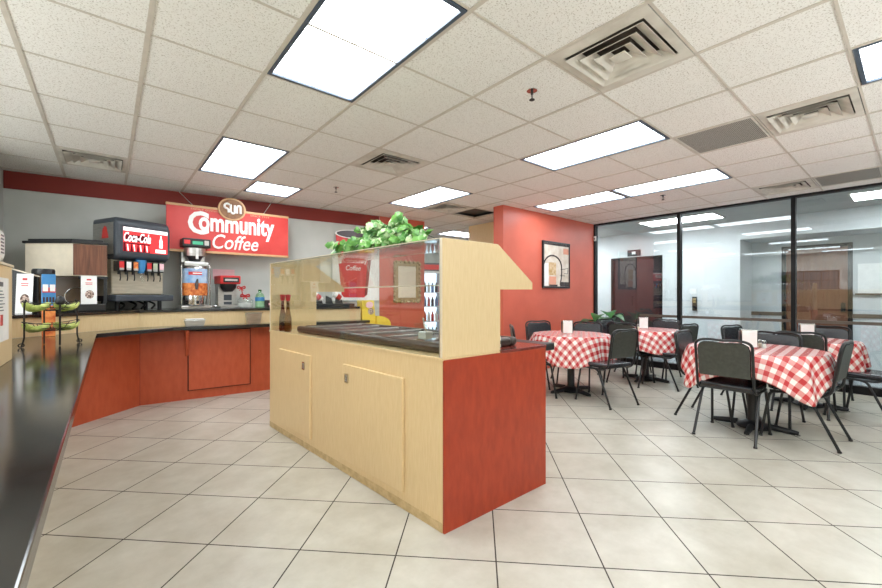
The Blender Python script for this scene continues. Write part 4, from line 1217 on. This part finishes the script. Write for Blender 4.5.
for c_, an in vines:
    d_ = Vector((math.cos(an) * .5 - .2, math.sin(an), rng.uniform(-.8, .2)))
    c2 = Vector(c_) + Vector((rng.uniform(-.02, .02), rng.uniform(-.03, .03), rng.uniform(-.005, .03)))
    c2.z = max(c2.z, .03)
    leaf(la if rng.random() < .66 else lb, c2, d_, rng.uniform(.046, .08), rng.uniform(.4, 1.2))
la.build('foliage', 'ivy', iv, recalc=False)
lb.build('variegated_foliage', 'ivy_pale', iv, recalc=False)
st.build('stems', 'stem', iv)

# ---------------------------------------------------------------- arch painting and corner plant
t = thing('arch_painting', 'framed abstract arch painting on the coral red wall', 'painting', (5.98, 4.058, 1.372))
fw, fh, e = .40, .80, .03
MB().box(-fw, -.035, 0, -fw + e, 0, fh).box(fw - e, -.035, 0, fw, 0, fh).box(-fw + e, -.035, 0, fw - e, 0, e).box(-fw + e, -.035, fh - e, fw - e, 0, fh).build('frame', 'black_plastic', t, .004)
cv = MB().box(-fw + e, -.024, e, fw - e, -.004, fh - e).build('canvas', 'canvas', t)
y_ = -.0255
arch = [(-.36 + 0, .52)]
pts = [(-.12 + .26 * math.cos(a_), y_, .36 + .20 * math.sin(a_)) for a_ in [PI * (.93 - .93 * k / 16) for k in range(17)]] + [(.145, y_, .28), (.13, y_, .16), (.1, y_, .06)]
MB().tube(pts, .013, 6).build('arch_line', 'canvas_dark', cv)
MB().box(-.22, -.0262, .05, -.02, -.0242, .2).build('peach_block', 'peach', cv)
MB().box(-.23, -.0262, .22, -.02, -.0242, .44).build('ochre_patch', 'ochre', cv)
MB().box(-.36, -.0262, .04, -.245, -.0242, .42).build('white_pillar', 'white_print', cv)
MB().box(-.22, -.0268, .032, .02, -.0243, .06).box(.1, -.0268, .032, .365, -.0243, .11).box(-.368, -.0268, fh - .065, .368, -.0243, fh - .032).build('dark_bars', 'canvas_dark', cv)
MB().box(.2, -.0262, .60, .36, -.0242, .7).build('rust_patch', 'peach', cv)
MB().tube([(.23, y_, .26), (.33, y_, .26), (.34, y_, .36), (.24, y_, .34), (.12, y_, .33)], .005, 5).tube([(.1, y_, .22), (.25, y_, .22)], .005, 5).build('fine_lines', 'canvas_dark', cv)

t = thing('corner_plant', 'broad leaved green plant in the corner of the red wall and the glass', 'plant', (6.72, 3.58, 0))
MB().lathe([(0, .0005), (.14, .0005), (.17, .3), (.185, .3), (.185, .33), (.16, .33), (.155, .3), (0, .3)], seg=28).build('pot', 'pot', t, smooth=True)
MB().cyl((0, 0, 0), .154, .301, .31).build('soil', 'soil', t)
lf, sm = MB(), MB()
def blade(mb, base, tip, wid, sag):
    base, tip = Vector(base), Vector(tip)
    ax = tip - base; sd = ax.cross(Vector((0, 0, 1))).normalized(); n_ = sd.cross(ax).normalized()
    rows = []
    for k in range(9):
        u_ = k / 8
        c_ = base + ax * u_ - Vector((0, 0, sag * u_ * u_))
        wv = wid * math.sin(PI * (u_ * .93 + .07) ** .8) if k < 8 else 0.002
        rows.append((mb.v(*(c_ + sd * wv + n_ * wv * .3)), mb.v(*c_), mb.v(*(c_ - sd * wv + n_ * wv * .3))))
    for A, B in zip(rows, rows[1:]):
        mb.face([A[0], A[1], B[1], B[0]]); mb.face([A[1], A[2], B[2], B[1]])
for k in range(24):
    an = k * 2.4
    r0 = .03 + .05 * rng.random()
    hgt = .48 + .48 * rng.random()
    mid = (math.cos(an) * (r0 + .10), math.sin(an) * (r0 + .10), hgt)
    sm.tube(fillet([(math.cos(an) * r0, math.sin(an) * r0, .31), (math.cos(an) * r0 * 1.3, math.sin(an) * r0 * 1.3, hgt * .7), mid], .1), .006, 5)
    L_ = .30 + .14 * rng.random()
    blade(lf, mid, (mid[0] + math.cos(an) * L_ * .8, mid[1] + math.sin(an) * L_ * .8 * .75, hgt + L_ * .55 - .08), .115 + .03 * rng.random(), .2)
lf.build('leaves', 'leaf', t, recalc=False, smooth=True)
sm.build('stems', 'leaf', t)

# ---------------------------------------------------------------- dining tables
TABLES = {'front': (4.66, 1.0, .52, 1.42, .06), 'red': (4.60, 2.89, .47, 1.54, -.25), 'mid': (6.07, 2.58, .45, 1.40, .0), 'far': (6.05, .80, .42, 1.34, .0)}
TL = {'front': 'the front right table', 'red': 'the table nearest the red wall', 'mid': 'the middle back table', 'far': 'the back right table'}
def cloth(cx, cy, rt, side, rot, seed, name_label, pw=9):
    rn = random.Random(seed)
    m_ = MB()
    na, half = 144, side / 2
    ph = [rn.uniform(0, 2 * PI) for _ in range(4)]
    rows = []
    uvs = {}
    nr_flat, nr = 8, 20
    for i in range(nr + 1):
        row = []
        for k in range(na):
            th = 2 * PI * k / na
            loc_ = th - rot
            # distance to the rounded-square cloth edge
            cc, ss = abs(math.cos(loc_)), abs(math.sin(loc_))
            R_ = half / (cc ** pw + ss ** pw) ** (1 / pw)
            if i <= nr_flat:
                s_ = rt * i / nr_flat
                x, y, z = s_ * math.cos(th), s_ * math.sin(th), 0.0
            else:
                f_ = (i - nr_flat) / (nr - nr_flat)
                s_ = rt + (R_ - rt) * f_
                hang = s_ - rt
                corner = max(0, (R_ - half) / (half * .35))
                fold = (.5 + .5 * corner) * min(1, hang / .12)
                wv = fold * (.020 * math.sin(th * 9 + ph[0]) + .014 * math.sin(th * 15 + ph[1]) + .009 * math.sin(th * 23 + ph[2]))
                out = .016 * (1 - math.exp(-hang / .03)) + .17 * hang + wv
                rr = rt + out
                x, y = rr * math.cos(th), rr * math.sin(th)
                z = -hang * (.965) + .012 * (1 - math.exp(-hang / .02)) * 0
            v_ = m_.v(x, y, z + .7475)
            uvs[v_] = ((s_) * math.cos(loc_), (s_) * math.sin(loc_))
            row.append(v_)
            if i == 0: break
        rows.append(row)
    uvl = m_.bm.loops.layers.uv.new('UVMap')
    for A, B in zip(rows, rows[1:]):
        for k in range(na):
            k2 = (k + 1) % na
            if len(A) == 1: m_.face([A[0], B[k], B[k2]])
            else: m_.face([A[k], B[k], B[k2], A[k2]])
    for f in m_.bm.faces:
        for lp in f.loops:
            lp[uvl].uv = uvs[lp.vert]
    o = m_.build('tablecloth', 'gingham', None, smooth=True, recalc=False)
    o.location = (cx, cy, 0)
    md = o.modifiers.new('thickness', 'SOLIDIFY'); md.thickness = .0016; md.offset = 1
    tag(o, name_label, 'tablecloth', 'red gingham tablecloths')
    return o
def table(key):
    cx, cy, rt, side, rot = TABLES[key]
    t = thing('dining_table', {'front': 'round pedestal table nearest the camera at the right, under red gingham', 'red': 'round pedestal table nearest the red wall, under red gingham', 'mid': 'round pedestal table at the middle back by the glass, under red gingham', 'far': 'round pedestal table at the right back, in front of the brown door'}[key], 'table', (cx, cy, 0), rot, 'round dining tables')
    MB().lathe([(0, .715), (rt - .012, .715), (rt - .004, .722), (rt - .004, .74), (rt - .01, .7455), (0, .7455)], seg=64).build('tabletop', 'black_edge', t, smooth=True)
    MB().lathe([(0, .06), (.052, .06), (.045, .1), (.045, .69), (.09, .7145), (0, .7145)], seg=24).build('column', 'black_plastic', t, smooth=True)
    MB().lathe([(0, .012), (.13, .012), (.135, .03), (.09, .055), (.05, .075), (0, .075)], seg=28).build('base_dome', 'black_plastic', t, smooth=True)
    for k in range(4):
        an = k * PI / 2
        c_, s_ = math.cos(an), math.sin(an)
        f_ = MB().tube([(c_ * .12, s_ * .12, .038), (c_ * .24, s_ * .24, .03), (c_ * .32, s_ * .32, .022)], [.028, .025, .02], 10).build('foot', 'black_plastic', t, smooth=True)
        MB().cyl((c_ * .31, s_ * .31, 0), .022, .0005, .012, 14).build('foot_pad', 'chrome', f_)
    cloth(cx, cy, rt, side, rot, hash(key) % 3 + len(key), 'red and white gingham cloth on ' + TL[key], 7 if key == 'front' else 2.7)
for key in TABLES: table(key)

# things on the tables
def dispenser(x, y, rz, lab):
    t = thing('napkin_dispenser', lab, 'napkin dispenser', (x, y, .7492), rz, 'napkin dispensers')
    MB().box(-.066, -.055, .0005, .066, .055, .175).build('housing', 'chrome', t, .008)
    MB().box(-.056, -.0575, .014, .056, -.0552, .163).build('napkin_face', 'paper', t, .003)
    MB().box(-.056, .0552, .014, .056, .0575, .163).build('napkin_face', 'paper', t, .003)
    MB().box(-.0685, -.042, .02, -.0662, .042, .155).box(.0662, -.042, .02, .0685, .042, .155).build('side_plate', 'black_plastic', t, .002)
dispenser(4.66, 1.04, -1.15, 'white faced napkin dispenser on the front right table')
dispenser(4.56, 2.92, -.85, 'white faced napkin dispenser on the table nearest the red wall')
dispenser(6.10, 2.63, -1.0, 'white faced napkin dispenser on the middle back table')
dispenser(6.17, .83, -1.3, 'white faced napkin dispenser on the back right table')
def shaker(x, y, top, lab):
    t = thing('shaker', lab, 'shaker', (x, y, .7492), 0, 'salt and pepper shakers')
    MB().lathe([(0, .0005), (.021, .0005), (.02, .05), (.017, .055), (0, .055)], seg=16).build('glass', 'clear', t, smooth=True)
    MB().lathe([(0, .003), (.017, .003), (.016, .04), (0, .04)], seg=12).build('contents', top, t, smooth=True)
    MB().lathe([(0, .055), (.019, .055), (.018, .068), (.008, .076), (0, .076)], seg=16).build('cap', 'chrome', t, smooth=True)
shaker(4.73, .935, 'white_plastic', 'salt shaker beside the napkin dispenser on the front right table')
shaker(4.79, .98, 'cream', 'second shaker by the napkin dispenser on the front right table')
shaker(5.96, 2.64, 'cream', 'shaker left of the napkin dispenser on the middle back table')
shaker(6.05, .93, 'cream', 'shaker left of the napkin dispenser on the back right table')

# ---------------------------------------------------------------- chairs
def make_chair(label, loc_, rz):
    t = thing('dining_chair', label, 'chair', loc_, rz, 'black banquet chairs')
    # local +Y is the way the chair faces
    s = MB()
    o_ = [(-.20, -.19), (.20, -.19), (.215, .17), (.17, .215), (-.17, .215), (-.215, .17)]
    s.prism(o_, .425, .478)
    s.build('seat', 'chair_vinyl', t, .018, smooth=True, seg=3)
    # bent tube: seat rails into the back loop
    half = [(-.205, .19, .413), (-.205, -.14, .413), (-.205, -.205, .46), (-.205, -.265, .845)]
    top = [(-.12, -.268, .868), (0, -.268, .858), (.12, -.268, .868)]
    path = half + top + [(-x, y, z) for x, y, z in reversed(half)]
    MB().tube(fillet(path, .055, 5), .0115, 8).build('back_frame', 'chair_metal', t, smooth=True)
    # padded back
    prof_ = []
    for k in range(25):
        an = PI * k / 24
        prof_.append((math.cos(an), math.sin(an)))
    def by(z): return -.205 - .06 * (z - .46) / .385
    outl = [(-.19, .545), (.19, .545), (.192, .78), (.178, .826), (.14, .846), (.07, .848), (0, .842), (-.07, .848), (-.14, .846), (-.178, .826), (-.192, .78)]
    pad = MB().slab([(x, by(z) + .018, z) for x, z in outl], (0, -.026, 0))
    bk = pad.build('backrest', 'chair_vinyl', t, .010, smooth=True, seg=3)
    MB().slab([(x * .97, by(z) - .0085, .695 + (z - .695) * .97) for x, z in outl], (0, -.003, 0)).build('back_board', 'chair_back', bk)
    for sx in (-1, 1):
        l_ = MB().tube(fillet([(sx * .205, .12, .413), (sx * .206, .19, .40), (sx * .222, .25, .012)], .04), .0115, 8).build('leg', 'chair_metal', t, smooth=True)
        MB().tube([(sx * .222, .25, .014), (sx * .2225, .252, .0008)], .0145, 10).build('foot_cap', 'black_plastic', l_)
        l_ = MB().tube(fillet([(sx * .205, -.02, .413), (sx * .206, -.07, .395), (sx * .222, -.25, .012)], .04), .0115, 8).build('leg', 'chair_metal', t, smooth=True)
        MB().tube([(sx * .222, -.25, .014), (sx * .2225, -.252, .0008)], .0145, 10).build('foot_cap', 'black_plastic', l_)
    MB().tube([(-.205, .14, .405), (.205, .14, .405)], .009, 8).tube([(-.205, -.05, .405), (.205, -.05, .405)], .009, 8).build('stretcher', 'chair_metal', t)
    return t
CH = [('front', (4.285, 1.075), (1, .0), 'black chair on the near side of the front right table, painted grey sheen on back'),
      ('front', (4.66, .64), (.06, 1), 'black chair on the right side of the front right table, seen side on'),
      ('front', (4.75, 1.37), (-.03, -1), 'black chair on the left side of the front right table'),
      ('front', (5.0, .96), (-1, .05), 'black chair on the far side of the front right table, behind its cloth'),
      ('far', (5.74, .80), (1, 0), 'black chair on the near side of the back right table, back to the viewer'),
      ('far', (5.87, .33), (.3, 1), 'black chair right of the back right table, cut by the picture edge'),
      ('far', (6.02, 1.28), (-.3, -1), 'black chair left of the back right table, padded front to the viewer'),
      ('far', (6.52, .74), (-1, .05), 'black chair on the far side of the back right table before the brown door'),
      ('mid', (5.72, 2.64), (1, 0), 'black chair on the near side of the middle back table, painted grey sheen on back'),
      ('mid', (5.93, 2.20), (.2, 1), 'black chair at the right of the middle back table, seen side on'),
      ('mid', (6.10, 2.96), (-.1, -1), 'black chair left of the middle back table, close to the corner plant'),
      ('mid', (6.46, 2.56), (-1, .05), 'black chair on the far side of the middle back table against the glass'),
      ('red', (4.46, 2.34), (.24, 1), 'black chair right of the table nearest the red wall, tilted back to the viewer'),
      ('red', (4.13, 3.14), (.7, -.7), 'black chair partly hidden behind the salad bar top, edge on'),
      ('red', (4.80, 3.38), (-.36, -.93), 'black chair between the red wall and its nearest table'),
      ('red', (4.95, 2.97), (-1, -.15), 'black chair on the far side of the table nearest the red wall')]
first = None
for key, (x, y), (fx, fy), lab in CH:
    rz = math.atan2(fy, fx) - PI / 2
    if first is None: first = make_chair(lab, (x, y, 0), rz)
    else: dup(first, (x, y, 0), rz, lab)
